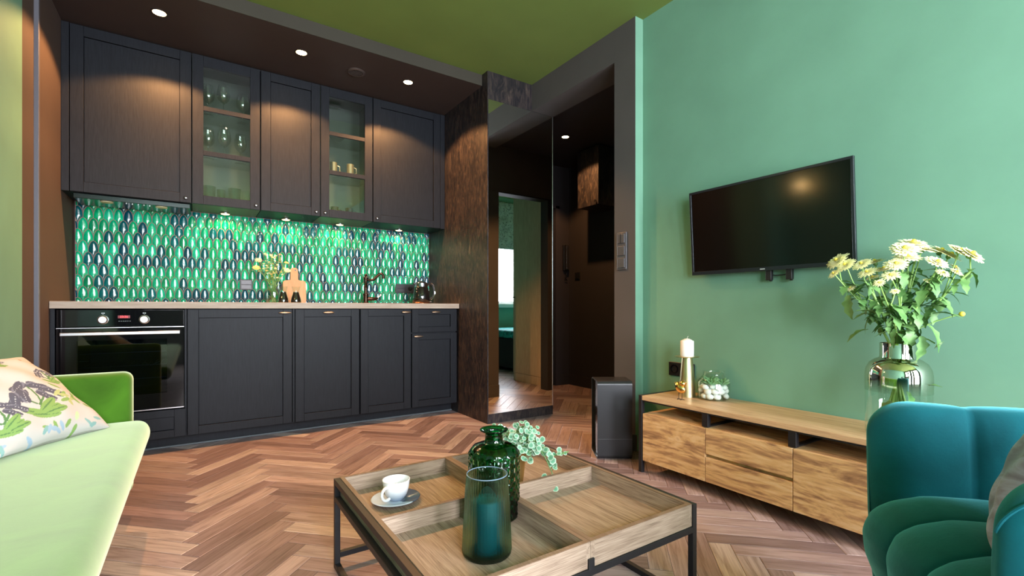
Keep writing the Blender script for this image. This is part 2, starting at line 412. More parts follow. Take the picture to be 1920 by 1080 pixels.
# bedroom beyond
BY = -.30
struct('wall_bedroom', MB().box(5.2, 5.3, BY, YJ-.1, 0, 2.7).box(HX, 5.2, YJ-.2, YJ-.1, 0, 2.7), M['sage'])
bw = MB().box(XP2, 3.68, BY-.1, BY, 0, 2.7); bw.box(4.92, 5.2, BY-.1, BY, 0, 2.7); bw.box(3.68, 4.92, BY-.1, BY, 2.25, 2.7); bw.box(3.68, 4.92, BY-.1, BY, 0, .95)
struct('wall_bedroom', bw, M['sage'])
struct('ceiling_bedroom', MB().box(XP2, 5.3, BY-.1, YJ-.1, 2.7, 2.78), M['ceil'])
# walls and windows behind the camera
bk = MB()
wins = [(.05, 1.00, .45), (1.25, 2.10, .45), (-.85, -.15, 1.10)]  # the last one is unseen, added only for fill light
xs = [-1.15, -.85, -.15, .05, 1.00, 1.25, 2.10, XP2]
for a, b in ((0,1),(2,3),(4,5),(6,7)): bk.box(xs[a], xs[b], WIN_Y-.12, WIN_Y, 0, CEIL)
for a, b, s_ in wins: bk.box(a, b, WIN_Y-.12, WIN_Y, 0, s_); bk.box(a, b, WIN_Y-.12, WIN_Y, 2.35, CEIL)
struct('wall_back', bk, plaster('mid grey wall paint', (.26,.25,.25)))
M['frame'] = mat('white window frame', (.75,.75,.74), .4)
for i, (a, b, s_) in enumerate(wins):
    f = MB().box(a, a+.05, WIN_Y-.08, WIN_Y-.03, s_, 2.35).box(b-.05, b, WIN_Y-.08, WIN_Y-.03, s_, 2.35)
    f.box(a, b, WIN_Y-.08, WIN_Y-.03, s_, s_+.06).box(a, b, WIN_Y-.08, WIN_Y-.03, 2.29, 2.35).box(a, b, WIN_Y-.08, WIN_Y-.03, 1.72, 1.77)
    f.box((a+b)/2-.03, (a+b)/2+.03, WIN_Y-.08, WIN_Y-.03, s_, 2.35)
    struct('window_%d' % (i+1), f, M['frame'])
f = MB().box(3.68, 3.73, BY-.07, BY-.02, .95, 2.25).box(4.87, 4.92, BY-.07, BY-.02, .95, 2.25).box(3.68, 4.92, BY-.07, BY-.02, .95, 1.0).box(3.68, 4.92, BY-.07, BY-.02, 2.2, 2.25)
struct('window_4', f, M['frame'])
struct('trim_6', MB().box(3.6, 5.0, BY, BY+.09, .90, .95), M['frame'])
# baseboards
struct('baseboard_right', MB().box(XW-.014, XW, -2.0, YE-.0, 0, .10), M['sage'], bevel=.002)
struct('baseboard_right', MB().box(XP, XW-.014, YE-.014, YE, 0, .10), M['sage'], bevel=.002)
struct('baseboard_partition', MB().box(XP-.012, XP, YE-.014, YJ, 0, .10), M['taupe'], bevel=.002)

# ------------------------------------------------------------------ dark cabinet column with mirror
t = thing('mirror_wardrobe', 'tall dark streaked cabinet block with a big mirror front, between kitchen and hall', 'wardrobe', (1.853, YC, 0))
MB().box(1.853, XP2, YC+.012, YK, 0, CEIL).build('body', M['bark'], t, world=True)
MB().box(1.853, XP2, YC, YC+.012, 0, .073).build('plinth', M['bark'], t, world=True)
MB().box(1.853, XP, YC, YC+.012, 2.487, CEIL).build('top_panel', M['bark'], t, world=True)
MB().box(1.853, 1.861, YC, YC+.012, .073, 2.487).build('edge_strip', M['bark'], t, world=True)
MB().box(1.861, XP2-.003, YC+.002, YC+.012, .073, 2.487).build('mirror', M['mirror'], t, world=True)
MB().box(XP2-.003, XP2+.002, YC, YC+.012, .073, 2.487).build('mirror_edge', M['steel'], t, world=True)

# ------------------------------------------------------------------ base cabinets
DF = 3.59; DB = 4.16
def shaker(x0, x1, z0, z1, y=DF, st=.057, th=.02, rb=None):
    """door front: stiles, rails and a recessed panel, front face at y"""
    m = MB(); e = .0016
    x0 += e; x1 -= e; z0 += e; z1 -= e; rb = rb or st
    m.box(x0, x0+st, y, y+th, z0, z1); m.box(x1-st, x1, y, y+th, z0, z1)
    m.box(x0+st+.0004, x1-st-.0004, y, y+th, z1-rb, z1); m.box(x0+st+.0004, x1-st-.0004, y, y+th, z0, z0+rb)
    m.box(x0+st+.0022, x1-st-.0022, y+.009, y+.016, z0+rb+.0022, z1-rb-.0022); m.box(x0+st-.001, x1-st+.001, y+.0165, y+th, z0+rb-.001, z1-rb+.001)
    return m
def handle(x, z, y, par):
    m = MB()
    m.lathe([(0,0),(.0055,.0),(.0045,.012),(.0085,.016),(.0085,.020),(0,.024)], (x, y, z), 14, axis='-y')
    pts = [(x-.038+.076*i/10, y-.022, z) for i in range(11)]
    m.tube(pts, [.002+.0058*sin(pi*i/10)**.7 for i in range(11)], 10)
    m.lathe([(0,0),(.010,0),(.0085,.003),(0,.004)], (x, y, z), 16, axis='-y')
    return m.build('handle', M['pewter'], par, world=True)
def base_cabinet(x0, x1, label, fronts, group='base cabinets under the worktop'):
    t = thing('base_cabinet', label, 'cabinet', (x0, DF, 0), group=group)
    MB().box(x0, x1, DF+.0225, DB, .085, .880).build('body', M['cab'], t, world=True)
    for (nm, a, b, c, d, hx, hz) in fronts:
        dr = shaker(a, b, c, d, rb=.052 if d-c > .3 else .042).build(nm, M['cab'], t, world=True, bevel=.0012)
        if hx is not None: handle(hx, hz, DF, dr)
    return t
t = thing('oven_cabinet', 'charcoal cabinet frame around the built-in oven, at the left end of the worktop', 'cabinet', (-.68, DF, 0), group='base cabinets under the worktop')
MB().box(-.668, -.649, DF, DB, .085, .880).box(-.057, -.046, DF+.022, DB, .085, .880).box(-.649, -.057, 4.12, DB, .085, .88).box(-.649, -.057, DF+.0225, 4.12, .085, .10).box(-.649, -.057, DF+.022, 4.12, .268, .274).build('body', M['cab'], t, world=True)
shaker(-.649, -.050, .088, .262, rb=.045).build('drawer', M['cab'], t, world=True, bevel=.0012)
base_cabinet(-.043, .560, 'wide charcoal base cabinet right of the oven, handle at its top right', [('door', -.043, .560, .088, .878, .512, .853)])
base_cabinet(.578, 1.022, 'charcoal appliance-front cabinet with its handle centred on the top rail', [('door', .578, 1.022, .088, .878, .800, .853)])
base_cabinet(1.030, 1.430, 'narrow charcoal base cabinet left of the drawer unit, handle at top right', [('door', 1.030, 1.430, .088, .878, 1.385, .853)])
base_cabinet(1.437, 1.838, 'charcoal cabinet with a drawer over a door, at the right end', [('drawer', 1.437, 1.838, .690, .878, 1.640, .853), ('door', 1.437, 1.838, .088, .683, 1.487, .658)])
t = thing('hinge_post', 'narrow dark gap strip between the widest door and the appliance front', 'filler strip', (.569, DF, 0))
MB().box(.5635, .5745, DF+.004, DF+.03, .09, .88).build('strip', M['cab'], t, world=True)
t = thing('toe_kick', 'long dark plinth board under the base cabinets with a pale sealing edge', 'plinth', (.58, 3.72, 0))
MB().box(XL+.012, 1.851, 3.727, 3.745, 0, .086).build('board', M['cab'], t, world=True)
MB().box(XL+.012, 1.851, 3.705, 3.727, 0, .012).build('sealing_edge', mat('grey sealing strip', (.10,.115,.125), .45), t, world=True, bevel=.004)
tag(MB().box(-.668, 1.850, 3.57, 4.19, .883, .924).build('worktop', M['worktop'], bevel=.0015), 'long pale oak kitchen worktop over the charcoal base cabinets', 'worktop')

# oven
t = thing('oven', 'black glass built-in oven with red clock display and two silver knobs', 'oven', (-.35, DF, .27))
ox0, ox1 = -.642, -.060
MB().box(ox0, ox1, DF-.006, DF+.02, .778, .876).build('control_panel', M['blackgloss'], t, world=True, bevel=.002)
dr = MB().box(ox0, ox0+.085, DF-.008, DF+.015, .278, .770).box(ox1-.085, ox1, DF-.008, DF+.015, .278, .770).box(ox0+.085, ox1-.085, DF-.008, DF+.015, .278, .370).box(ox0+.085, ox1-.085, DF-.008, DF+.015, .700, .770).build('door', M['blackgloss'], t, world=True)
MB().box(ox0+.085, ox1-.085, DF-.008, DF-.004, .370, .700).build('window', M['oven_glass'], dr, world=True)
MB().box(ox0+.02, ox1-.02, DF-.050, DF-.036, .730, .748).box(ox0+.05, ox0+.065, DF-.04, DF-.008, .733, .745).box(ox1-.065, ox1-.05, DF-.04, DF-.008, .733, .745).build('handle', M['steel'], dr, world=True, bevel=.003)
MB().box(ox0, ox1, DF-.010, DF-.006, .7705, .7735).build('trim', M['steel'], t, world=True)
MB().box(ox0, ox1, DF-.012, DF+.01, .271, .277).build('lower_trim', M['steel'], t, world=True)
cav = MB().box(ox0+.075, ox0+.085, DF+.02, 4.0, .36, .71).box(ox1-.085, ox1-.075, DF+.02, 4.0, .36, .71).box(ox0+.075, ox1-.075, 4.0, 4.01, .36, .71).box(ox0+.075, ox1-.075, DF+.02, 4.0, .35, .36).box(ox0+.075, ox1-.075, DF+.02, 4.0, .71, .72)
cav.build('cavity', mat('blue grey oven enamel', (.10,.16,.19), .35), t, world=True)
rk = MB()
for z in (.46, .54, .62):
    rk.tube([(ox0+.09, DF+.05, z), (ox1-.09, DF+.05, z)], .003, 6)
for i in range(14): rk.tube([(ox0+.1+i*.03, DF+.05, .54), (ox0+.1+i*.03, 3.98, .54)], .0015, 5)
rk.tube([(ox1-.20, DF+.045, .56), (ox1-.17, DF+.045, .535), (ox1-.12, DF+.045, .56)], .002, 6)
for z in (.42,.46,.5,.54,.58,.62): rk.tube([(ox0+.088, DF+.03, z), (ox0+.13, DF+.03, z)], .0025, 6)
rk.build('rack', M['steel'], t, world=True)
for x in (-.444, -.255):
    k = MB().lathe([(0,0),(.026,0),(.026,.004),(.0215,.006),(.0205,.022),(.018,.025),(0,.025)], (x, DF-.006, .818), 28, axis='-y').build('knob', M['steel'], t, world=True)
def text(s, size, loc, m, par, name='lettering', rotz=0, ext=.0004, align='CENTER'):
    c = bpy.data.curves.new(name, 'FONT'); c.body = s; c.size = size; c.extrude = ext; c.align_x = align; c.align_y = 'CENTER'
    c.materials.append(m); o = bpy.data.objects.new(name, c); COL.objects.link(o)
    o.rotation_euler = (R(90), 0, rotz)
    dg = bpy.context.evaluated_depsgraph_get(); me = bpy.data.meshes.new_from_object(o.evaluated_get(dg)); bpy.data.objects.remove(o)
    o = bpy.data.objects.new(name, me); COL.objects.link(o); o.rotation_euler = (R(90), 0, rotz)
    q = par
    while q.parent: q = q.parent
    o.parent = par; o.location = tuple(a-b for a, b in zip(loc, q.location))
    return o
MB().box(-.378, -.322, DF-.0064, DF-.0058, .826, .842).build('display', mat('dark red display', (.03,.001,.001), .3, emit=(.6,.0,.01), es=.35), t, world=True)
text('23:36', .0165, (-.350, DF-.0068, .834), M['red'], t, 'clock_digits')
M['mark'] = mat('printed grey marks', (.55,.6,.62), .5)
for x in (-.372,-.362,-.352,-.342,-.332,-.322): MB().box(x-.003, x+.003, DF-.0066, DF-.0058, .808, .8095).build('printed_mark', M['mark'], t, world=True)
for x in (-.444, -.255): MB().box(x-.007, x-.004, DF-.0066, DF-.0058, .852, .859).box(x+.004, x+.007, DF-.0066, DF-.0058, .852, .859).box(x-.0012, x+.0012, DF-.0066, DF-.0058, .848, .859).box(x-.004, x+.004, DF-.0066, DF-.0058, .858, .8592).build('printed_mark', M['mark'], t, world=True)

# ------------------------------------------------------------------ backsplash
def scale_tiles():
    mb = MB(); mb.col = []; pw_, ph = .0522, .0760; hw = pw_/2
    xa, xb, za, zb = -.660, 1.851, .925, 1.600
    tones = [(.0,.44,.20),(.0,.38,.15),(.01,.56,.30),(.0,.30,.12),(.0,.42,.20),(.0,.11,.12),(.0,.07,.10),(.01,.50,.24),(.0,.15,.15)]
    def a(t): 
        t = max(0., min(1., t)); return hw*(1-(1-min(1, t/.90))**2.25)**.5
    NV, NU = 18, 7; g = .0019
    zs = [(j/10)**1.9 if j <= 10 else 1 + .92*((j-10)/8)**1.9 for j in range(NV+1)]
    row = 0; z = zb + ph*.55
    while z > za:
        off = 0 if row % 2 else hw
        n = int((xb-xa)/pw_)+3
        for i in range(-1, n):
            cx = xa + i*pw_ + off + .012; c = random.choice(tones); c = sc(c, random.uniform(.85, 1.15)); b0 = len(mb.v); pts = []
            for t in zs:
                hwid = (a(t) if t <= 1 else hw - a(t-1)) - g
                hwid = max(hwid, .0003); zz = z - g - t*ph*.985
                for k in range(NU+1):
                    s_ = -1 + 2*k/NU
                    rim = min(1, max(0, t)/.16)
                    d = .0075*(1-s_*s_)**.6*rim**.5*(1 if t < 1.6 else max(.15, (2-t)/.4)) + .0022*(1-abs(s_))**1.5 + .0012
                    pts.append((cx + s_*hwid, 4.20-d, zz))
            fs = []
            for j in range(NV):
                for k in range(NU):
                    q = (j*(NU+1)+k, (j+1)*(NU+1)+k, (j+1)*(NU+1)+k+1, j*(NU+1)+k+1)
                    P = [pts[x] for x in q]
                    if min(p[0] for p in P) < xa-1e-4 or max(p[0] for p in P) > xb+1e-4 or min(p[2] for p in P) < za or max(p[2] for p in P) > zb: continue
                    fs.append(q)
            if fs:
                used = sorted({x for q in fs for x in q}); mp = {x: i2 for i2, x in enumerate(used)}
                mb.add([pts[x] for x in used], [tuple(mp[x] for x in q) for q in fs], True); mb.col += [c]*len(used)
        z -= ph; row += 1
    return mb
t = thing('backsplash', 'glossy green scale-tile backsplash above the oak worktop', 'backsplash', (.6, 4.2, .925))
MB().box(-.661, 1.852, 4.199, 4.219, .925, 1.601).build('grout', M['grout'], t, world=True)
scale_tiles().build('tiles', M['tile'], t, world=True, angle=60)

# ------------------------------------------------------------------ wall cabinets
UF = 3.849; UZ0, UZ1 = 1.592, 2.606
def knob(x, z, par):
    return MB().lathe([(0,0),(.004,0),(.0035,.010),(.009,.015),(.0105,.020),(.008,.026),(0,.028)], (x, UF, z), 18, axis='-y').build('knob', mat('dark pewter knob', (.16,.15,.15), .25, 1), par, world=True)
def solid_wall_cabinet(x0, x1, label, kx):
    t = thing('wall_cabinet', label, 'cabinet', (x0, UF, UZ0), group='wall cabinets above the backsplash')
    MB().box(x0, x1, UF+.0215, 4.18, UZ0+.001, UZ1).build('body', M['cab'], t, world=True)
    d = shaker(x0, x1, UZ0, UZ1, UF, st=.062).build('door', M['cab'], t, world=True, bevel=.0012)
    knob(kx, UZ0+.030, d); return t
def glass_wall_cabinet(x0, x1, label, kx):
    t = thing('wall_cabinet', label, 'cabinet', (x0, UF, UZ0), group='wall cabinets above the backsplash')
    b = MB().box(x0, x0+.016, UF+.0215, 4.18, UZ0+.001, UZ1).box(x1-.016, x1, UF+.0215, 4.18, UZ0+.001, UZ1)
    b.box(x0+.016, x1-.016, UF+.0215, 4.18, UZ0+.001, UZ0+.018).box(x0+.016, x1-.016, UF+.0215, 4.18, UZ1-.018, UZ1).box(x0+.016, x1-.016, 4.165, 4.18, UZ0+.018, UZ1-.018)
    b.build('body', M['cabin'], t, world=True)
    e = .0016; st = .062; a, c = x0+e, x1-e
    m = MB().box(a, a+st, UF, UF+.02, UZ0+e, UZ1-e).box(c-st, c, UF, UF+.02, UZ0+e, UZ1-e)
    for z0, z1 in ((UZ0+e, UZ0+.062), (UZ1-.072, UZ1-e), (1.929, 1.961), (2.234, 2.264)): m.box(a+st, c-st, UF, UF+.02, z0, z1)
    d = m.build('door', M['cab'], t, world=True, bevel=.0012)
    for z0, z1 in ((1.652, 1.931), (1.959, 2.236), (2.262, 2.536)):
        MB().box(a+st-.002, c-st+.002, UF+.010, UF+.013, z0, z1).build('glass_pane', M['pane'], d, world=True)
    for z in (1.941, 2.246): MB().box(x0+.018, x1-.018, UF+.035, 4.16, z-.003, z+.003).build('glass_shelf', M['thin'], t, world=True)
    knob(kx, UZ0+.030, d); return t
MB_f = MB().box(-.669, -.633, UF, 4.18, UZ0, UZ1)
tag(MB_f.build('filler_panel', M['cab'], bevel=.001), 'narrow charcoal filler panel at the left end of the wall cabinets', 'filler panel')
solid_wall_cabinet(-.631, -.023, 'widest solid charcoal wall cabinet, over the unlit range hood at left', -.055)
glass_wall_cabinet(-.019, .388, 'glazed charcoal wall cabinet holding wine glasses and green tumblers', .360)
solid_wall_cabinet(.392, .797, 'narrow solid charcoal wall cabinet between the two glazed ones', .768)
glass_wall_cabinet(.801, 1.203, 'glazed charcoal wall cabinet holding two brass-coloured cups', .832)
solid_wall_cabinet(1.207, 1.806, 'solid charcoal wall cabinet at the right end beside the streaked panel', 1.237)
tag(MB().box(1.808, 1.851, UF+.002, 4.18, UZ0, UZ1).build('filler_panel', M['cab'], bevel=.001), 'narrow charcoal filler panel right of the last wall cabinet', 'filler panel')
tag(MB().box(XL+.012, 1.85, UF+.03, 4.1, UZ1+.001, SOF-.001).build('gap_strip', M['black']), 'thin black gap strip above the wall cabinets', 'strip')

# range hood under the first cabinet
t = thing('range_hood', 'slim dark built-in range hood under the first wall cabinet, lamps off', 'range hood', (-.33, 4.0, 1.57))
MB().box(-.62, -.03, UF+.03, 4.13, 1.560, 1.590).build('body', mat('dark steel hood', (.02,.03,.027), .22, .6), t, world=True, bevel=.003)
for x in (-.469, -.189): MB().lathe([(0,0),(.033,0),(.033,.004),(.0,.004)], (x, 3.93, 1.5555), 24).build('lamp_lens', mat('unlit hood lens', (.55,.5,.3), .4), t, world=True)
for i in range(5): MB().lathe([(0,0),(.005,0),(.005,.006),(0,.006)], (-.37+i*.03, 3.91, 1.554), 10).build('button', M['steel'], t, world=True)

# under cabinet lamps
proto = None
for x, lab in ((.183, 'round warm lamp under the left glazed wall cabinet'), (.594, 'round warm lamp under the narrow solid wall cabinet'), (1.005, 'round warm lamp under the right glazed wall cabinet'), (1.519, 'round warm lamp under the last solid wall cabinet')):
    if proto is None:
        proto = thing('cabinet_lamp', lab, 'lamp', (x, 4.105, 1.585), group='warm lamps under the wall cabinets')
        MB().lathe([(0,.006),(.034,.006),(.034,0),(.031,-.002),(.030,-.001),(0,-.001)], (0,0,0), 28).build('housing', M['steel'], proto)
        MB().lathe([(0,-.0015),(.028,-.0015),(.024,-.0045),(0,-.0055)], (0,0,0), 28).build('lens', M['bulb2'], proto)
    else: dup(proto, (x, 4.105, 1.585), label=lab)
    spot('cabinet_lamp_light', (x, 4.105, 1.576), 7.0, (1.0,.66,.36), 160, .4, .02)

# ceiling spots
proto = None
spots = [(-.176, 3.45, SOF, 'leftmost warm ceiling spot over the kitchen'), (.595, 3.453, SOF, 'middle warm ceiling spot over the kitchen'), (1.351, 3.453, SOF, 'rightmost warm ceiling spot over the kitchen'), (2.93, 3.47, HC, 'warm ceiling spot in the dark hall')]
for x, y, z, lab in spots:
    if proto is None:
        proto = thing('ceiling_spot', lab, 'ceiling light', (x, y, z), group='recessed warm ceiling spots')
        MB().lathe([(.036,0),(.042,0),(.042,-.003),(.036,-.005),(.033,-.003),(.033,0)], (0,0,0), 32).build('ring', mat('dark spot ring', (.05,.04,.035), .4, .6), proto)
        MB().lathe([(0,-.003),(.033,-.003),(.033,-.0005)], (0,0,0), 32).build('lens', M['bulb'], proto)
    else: dup(proto, (x, y, z), label=lab)
    spot('ceiling_spot_light', (x, y, z-.012), 118 if x < 2 else 80, WARM, 128, .22, .02)
# air vent
t = thing('ceiling_vent', 'round dark air vent in the dropped kitchen ceiling', 'vent', (.978, 3.515, SOF))
MB().lathe([(.047,0),(.062,0),(.062,-.005),(.052,-.011),(.047,-.009)], (0,0,0), 36).build('ring', mat('brown vent ring', (.06,.045,.04), .4), t)
m = MB()
for i in range(7):
    yy = -.039+i*.013; hx = sqrt(max(0, .046**2-yy*yy)); m.box(-hx, hx, yy-.003, yy+.003, -.008, -.002)
m.build('slats', mat('brown vent slats', (.05,.035,.03), .45), t)

# ------------------------------------------------------------------ glassware in the cabinets
def wine_glass(loc, label, h=.215, r=.042, grp='wine glasses in the glazed wall cabinet'):
    t = thing('wine_glass', label, 'wine glass', loc, group=grp)
    k = h/.215
    MB().lathe([(0,.0),(.036*k,0),(.035*k,.002),(.006,.006),(.0038,.014),(.0035,.075*k),(.006,.085*k),(0,.087*k)], (0,0,0), 28).build('stem', M['glass'], t)
    MB().lathe([(.004,.085*k),(.018,.090*k),(.034*k,.110*k),(r,.140*k),(r*.96,.165*k),(.032*k,.214*k),(.0308*k,.214*k),(r*.93,.165*k),(r-.0015,.140*k),(.032*k,.111*k),(.016,.092*k),(0,.0885*k)], (0,0,0), 32).build('bowl', M['crystal'], t)
    return t
g1 = wine_glass((.075, 3.99, 2.250), 'left wine glass on the top shelf of the glazed cabinet')
for p, lab in (((.165, 3.93, 2.250), 'front middle wine glass on the top shelf of the glazed cabinet'), ((.290, 4.03, 2.250), 'right wine glass on the top shelf of the glazed cabinet'),
               ((.075, 3.99, 1.9455), 'left wine glass on the middle shelf of the glazed cabinet'), ((.170, 3.93, 1.9455), 'front middle wine glass on the middle shelf of the glazed cabinet'), ((.275, 4.01, 1.9455), 'right wine glass on the middle shelf of the glazed cabinet')):
    dup(g1, p, label=lab)
def tumbler(loc, r, h, m, label, cat='tumbler', grp='tumblers on the cabinet bottom'):
    o = MB().lathe([(0,.0),(r*.86,0),(r,h),(r-.003,h),(r*.84,.006),(0,.006)], (0,0,0), 28).build('tumbler', m); o.location = loc
    return tag(o, label, cat, grp)
B0 = UZ0+.019
tumbler((.080, 3.93, B0), .040, .125, M['smoke'], 'large smoky green tumbler at the left of the glazed cabinet bottom')
tumbler((.150, 3.91, B0), .027, .105, M['smoke'], 'small smoky green tumbler beside the large one')
tumbler((.232, 3.92, B0), .041, .125, M['smoke'], 'large smoky tumbler right of centre on the cabinet bottom')
tumbler((.305, 3.90, B0), .033, .110, M['thin'], 'small clear tumbler at the right of the glazed cabinet bottom')
def cup(loc, r, h, m, label, grp):
    t = thing('cup', label, 'cup', loc, group=grp)
    MB().lathe([(0,0),(r,0),(r,h),(r-.003,h),(r-.003,.004),(0,.004)], (0,0,0), 28).build('body', m, t)
    MB().tube([(r-.002, 0, h*.8), (r+.02, 0, h*.75), (r+.022, 0, h*.35), (r-.002, 0, h*.25)], .003, 8).build('handle', m, t); return t
M['cupbr'] = mat('brass toned cup', (.55,.50,.36), .3, .8)
c1 = cup((.915, 3.93, 1.9455), .027, .100, M['cupbr'], 'left brass-coloured cup on the middle shelf of the right glazed cabinet', 'metal cups in the right glazed cabinet')
dup(c1, (1.040, 3.91, 1.9455), label='right brass-coloured cup on the middle shelf of the right glazed cabinet')
c3 = cup((.925, 3.93, B0), .030, .082, mat('dark brown cup', (.03,.02,.018), .2), 'left dark cup on the bottom of the right glazed cabinet', 'dark cups in the right glazed cabinet')
dup(c3, (1.035, 3.92, B0), label='right dark cup on the bottom of the right glazed cabinet')
o = MB().lathe([(0,0),(.03,0),(.075,.040),(.072,.041),(.028,.004),(0,.004)], (0,0,0), 36).build('bowl', mat('black glazed bowl', (.012,.012,.012), .15)); o.location = (.96, 4.0, 2.2505)
tag(o, 'wide black bowl on the top shelf of the right glazed cabinet', 'bowl')

# ------------------------------------------------------------------ things on the worktop
WZ = 0.924
def wall_box(name, label, loc, grp=None):
    t = thing(name, label, 'socket', loc, group=grp)
    return t
# wall sockets on the tiles
M['sock'] = mat('anthracite socket plastic', (.045,.045,.052), .4)
t = wall_box('wall_socket', 'dark double wall socket on the tiles left of the flower vase', (.325, 4.190, 1.06))
MB().box(.282, .368, 4.182, 4.199, 1.026, 1.108).build('frame', M['sock'], t, world=True, bevel=.004)
MB().box(.290, .360, 4.178, 4.182, 1.069, 1.100).box(.290, .360, 4.178, 4.182, 1.034, 1.065).build('cover', mat('grey socket cover', (.09,.09,.105), .35), t, world=True, bevel=.002)
t = wall_box('wall_socket', 'dark double wall socket on the tiles beside the kettle with a plug in it', (1.72, 4.190, 1.03))
MB().box(1.520, 1.700, 4.182, 4.199, 1.026, 1.108).build('frame', M['sock'], t, world=True, bevel=.004)
MB().box(1.528, 1.606, 4.178, 4.182, 1.069, 1.100).box(1.528, 1.606, 4.178, 4.182, 1.034, 1.065).build('cover', M['sock'], t, world=True, bevel=.002)
t2 = thing('power_plug', 'black kettle plug and cord in the socket beside the kettle', 'plug', (1.735, 4.15, 1.02))
MB().lathe([(0,0),(.020,0),(.019,.02),(.013,.04),(0,.042)], (1.655, 4.181, 1.067), 20, axis='-y').build('plug', M['black'], t2, world=True)
MB().tube([(1.655,4.142,1.067),(1.653,4.12,1.060),(1.640,4.11,1.02),(1.620,4.11,.96),(1.622,4.10,.9285),(1.635,4.07,.9275),(1.65,4.02,.9275)], .003, 8).build('cord', M['black'], t2, world=True)

# glass vase with yellow flowers
def jar_glass(prof_o, th=.0025):
    inner = [(max(r-th, 0), z + (th*1.6 if i == 0 else 0)) for i, (r, z) in enumerate(prof_o)]
    return [(0, prof_o[0][1])] + prof_o + [(r, z) for r, z in reversed(inner)] + [(0, inner[0][1])]
def leaf_poly(mb, base, dirv, length, width, droop=.2, lobes=0, up=Vector((0,0,1)), n=6, cols=None, ccol=None, ecol=None):
    d = Vector(dirv).normalized(); side = d.cross(up)
    if side.length < .05: side = d.cross(Vector((1,0,0)))
    side.normalize(); nrm = side.cross(d).normalized(); base = Vector(base)
    pts = []; 
    for i in range(n+1):
        t = i/n; c = base + d*length*t - nrm*(droop*length*t*t) 
        wd = width*.5*sin(pi*min(1, t*.92+.06))**.75
        if lobes: wd *= (1 + .26*sin(t*pi*2*lobes))
        pts += [tuple(c - side*wd + nrm*wd*.25), tuple(c), tuple(c + side*wd + nrm*wd*.25)]
    fs = []
    for i in range(n):
        a = i*3; fs += [(a,a+1,a+4,a+3),(a+1,a+2,a+5,a+4)]
    mb.add(pts, fs, True)
def flower_head(mb, c, axis, r, rings=3, n=15, cup=.35, mi=0):
    r = r*1.12
    ax = Vector(axis).normalized(); a = ax.cross(Vector((.3,.9,.2))).normalized(); b = ax.cross(a); c = Vector(c)
    for k in range(rings):
        rr = r*(1 - .17*k); lift = cup + .42*k; m = max(6, int(n*(1-.15*k)))
        for i in range(m):
            t = 2*pi*(i + .5*k)/m + random.uniform(-.08,.08); dv = (a*cos(t) + b*sin(t))
            L = rr*random.uniform(.85,1.08); tip = c + dv*L*cos(lift*.6) + ax*(L*sin(lift*.6)*.8)
            s_ = ax.cross(dv)*(r*.13); mid = c + (tip-c)*.6 + ax*r*.06; s0 = c + dv*r*.08
            mb.add([tuple(s0-s_*.4), tuple(s0+s_*.4), tuple(mid+s_), tuple(tip+s_*.35), tuple(tip-s_*.35), tuple(mid-s_)], [(0,1,2,5),(5,2,3,4)], False, mi)
def curve_pts(p, q, bend, n=7):
    p, q, bend = Vector(p), Vector(q), Vector(bend)
    return [p*(1-t)**2 + (p+(q-p)*.5+bend)*2*t*(1-t) + q*t*t for t in [i/n for i in range(n+1)]]

vx, vy = .492, 3.99
t = thing('glass_vase', 'small clear glass vase of water on the worktop holding yellow flowers', 'vase', (vx, vy, WZ))
MB().lathe(jar_glass([(.046,0),(.050,.01),(.048,.10),(.038,.13)]), (0,0,0), 32).build('body', M['thin'], t)
M['yel'] = mat('small yellow blossoms', (.80,.62,.22), .6)
spr = [(-.10,.02,.32,.55),(-.115,.0,.26,.5),(-.02,-.02,.36,.6),(.045,.0,.37,.6),(.095,.01,.25,.5),(.085,-.01,.31,.45),(-.055,.02,.37,.5)]
names = ['leftmost upper','leftmost lower','tallest left-of-centre','tallest right-of-centre','rightmost lower','rightmost upper','rearmost']
for i, (dx, dy, dz, _) in enumerate(spr):
    f = thing('flower_sprig', 'thin yellow flower sprig in the small worktop vase, ' + names[i] + ' one', 'flower', (vx+dx*.1, vy+dy*.1, WZ+.008), group='yellow flower sprigs in the worktop vase')
    st = MB(); P = curve_pts((vx-dx*.12, vy-dy*.2, WZ+.01), (vx+dx, vy+dy, WZ+dz), (-dx*.35, 0, .03))
    st.tube(P, [.0022]*len(P), 6)
    hd = MB(); lf = MB()
    for k in range(9):
        u = .45+.06*k; j = min(len(P)-1, int(u*7)); p = P[j]
        e = p + Vector((random.uniform(-.035,.035), random.uniform(-.02,.02), random.uniform(.015,.05)))
        st.tube([p, e], .0011, 4)
        if k > 2: flower_head(hd, e, (random.uniform(-.4,.4), -.6, .8), random.uniform(.007,.012), 2, 8)
        leaf_poly(lf, p, (random.uniform(-1,1), random.uniform(-.6,.2), .4), .035, .010, .2)
    if i in (0,1,4): flower_head(hd, P[-1], (0,-.7,.7), .026, 3, 14)
    else: flower_head(hd, P[-1], (0,-.6,.8), .014, 2, 10)
    for k in range(3):
        leaf_poly(lf, (vx+random.uniform(-.02,.02), vy-.01, WZ+random.uniform(.02,.09)), (random.uniform(-.6,.6), -.3, .6), .05, .012, .1)
    st.build('stem', M['stem'], f, world=True); lf.build('leaves', M['leaf'], f, world=True); hd.build('blossoms', M['yel'] if i % 2 else M['petal'], f, world=True)

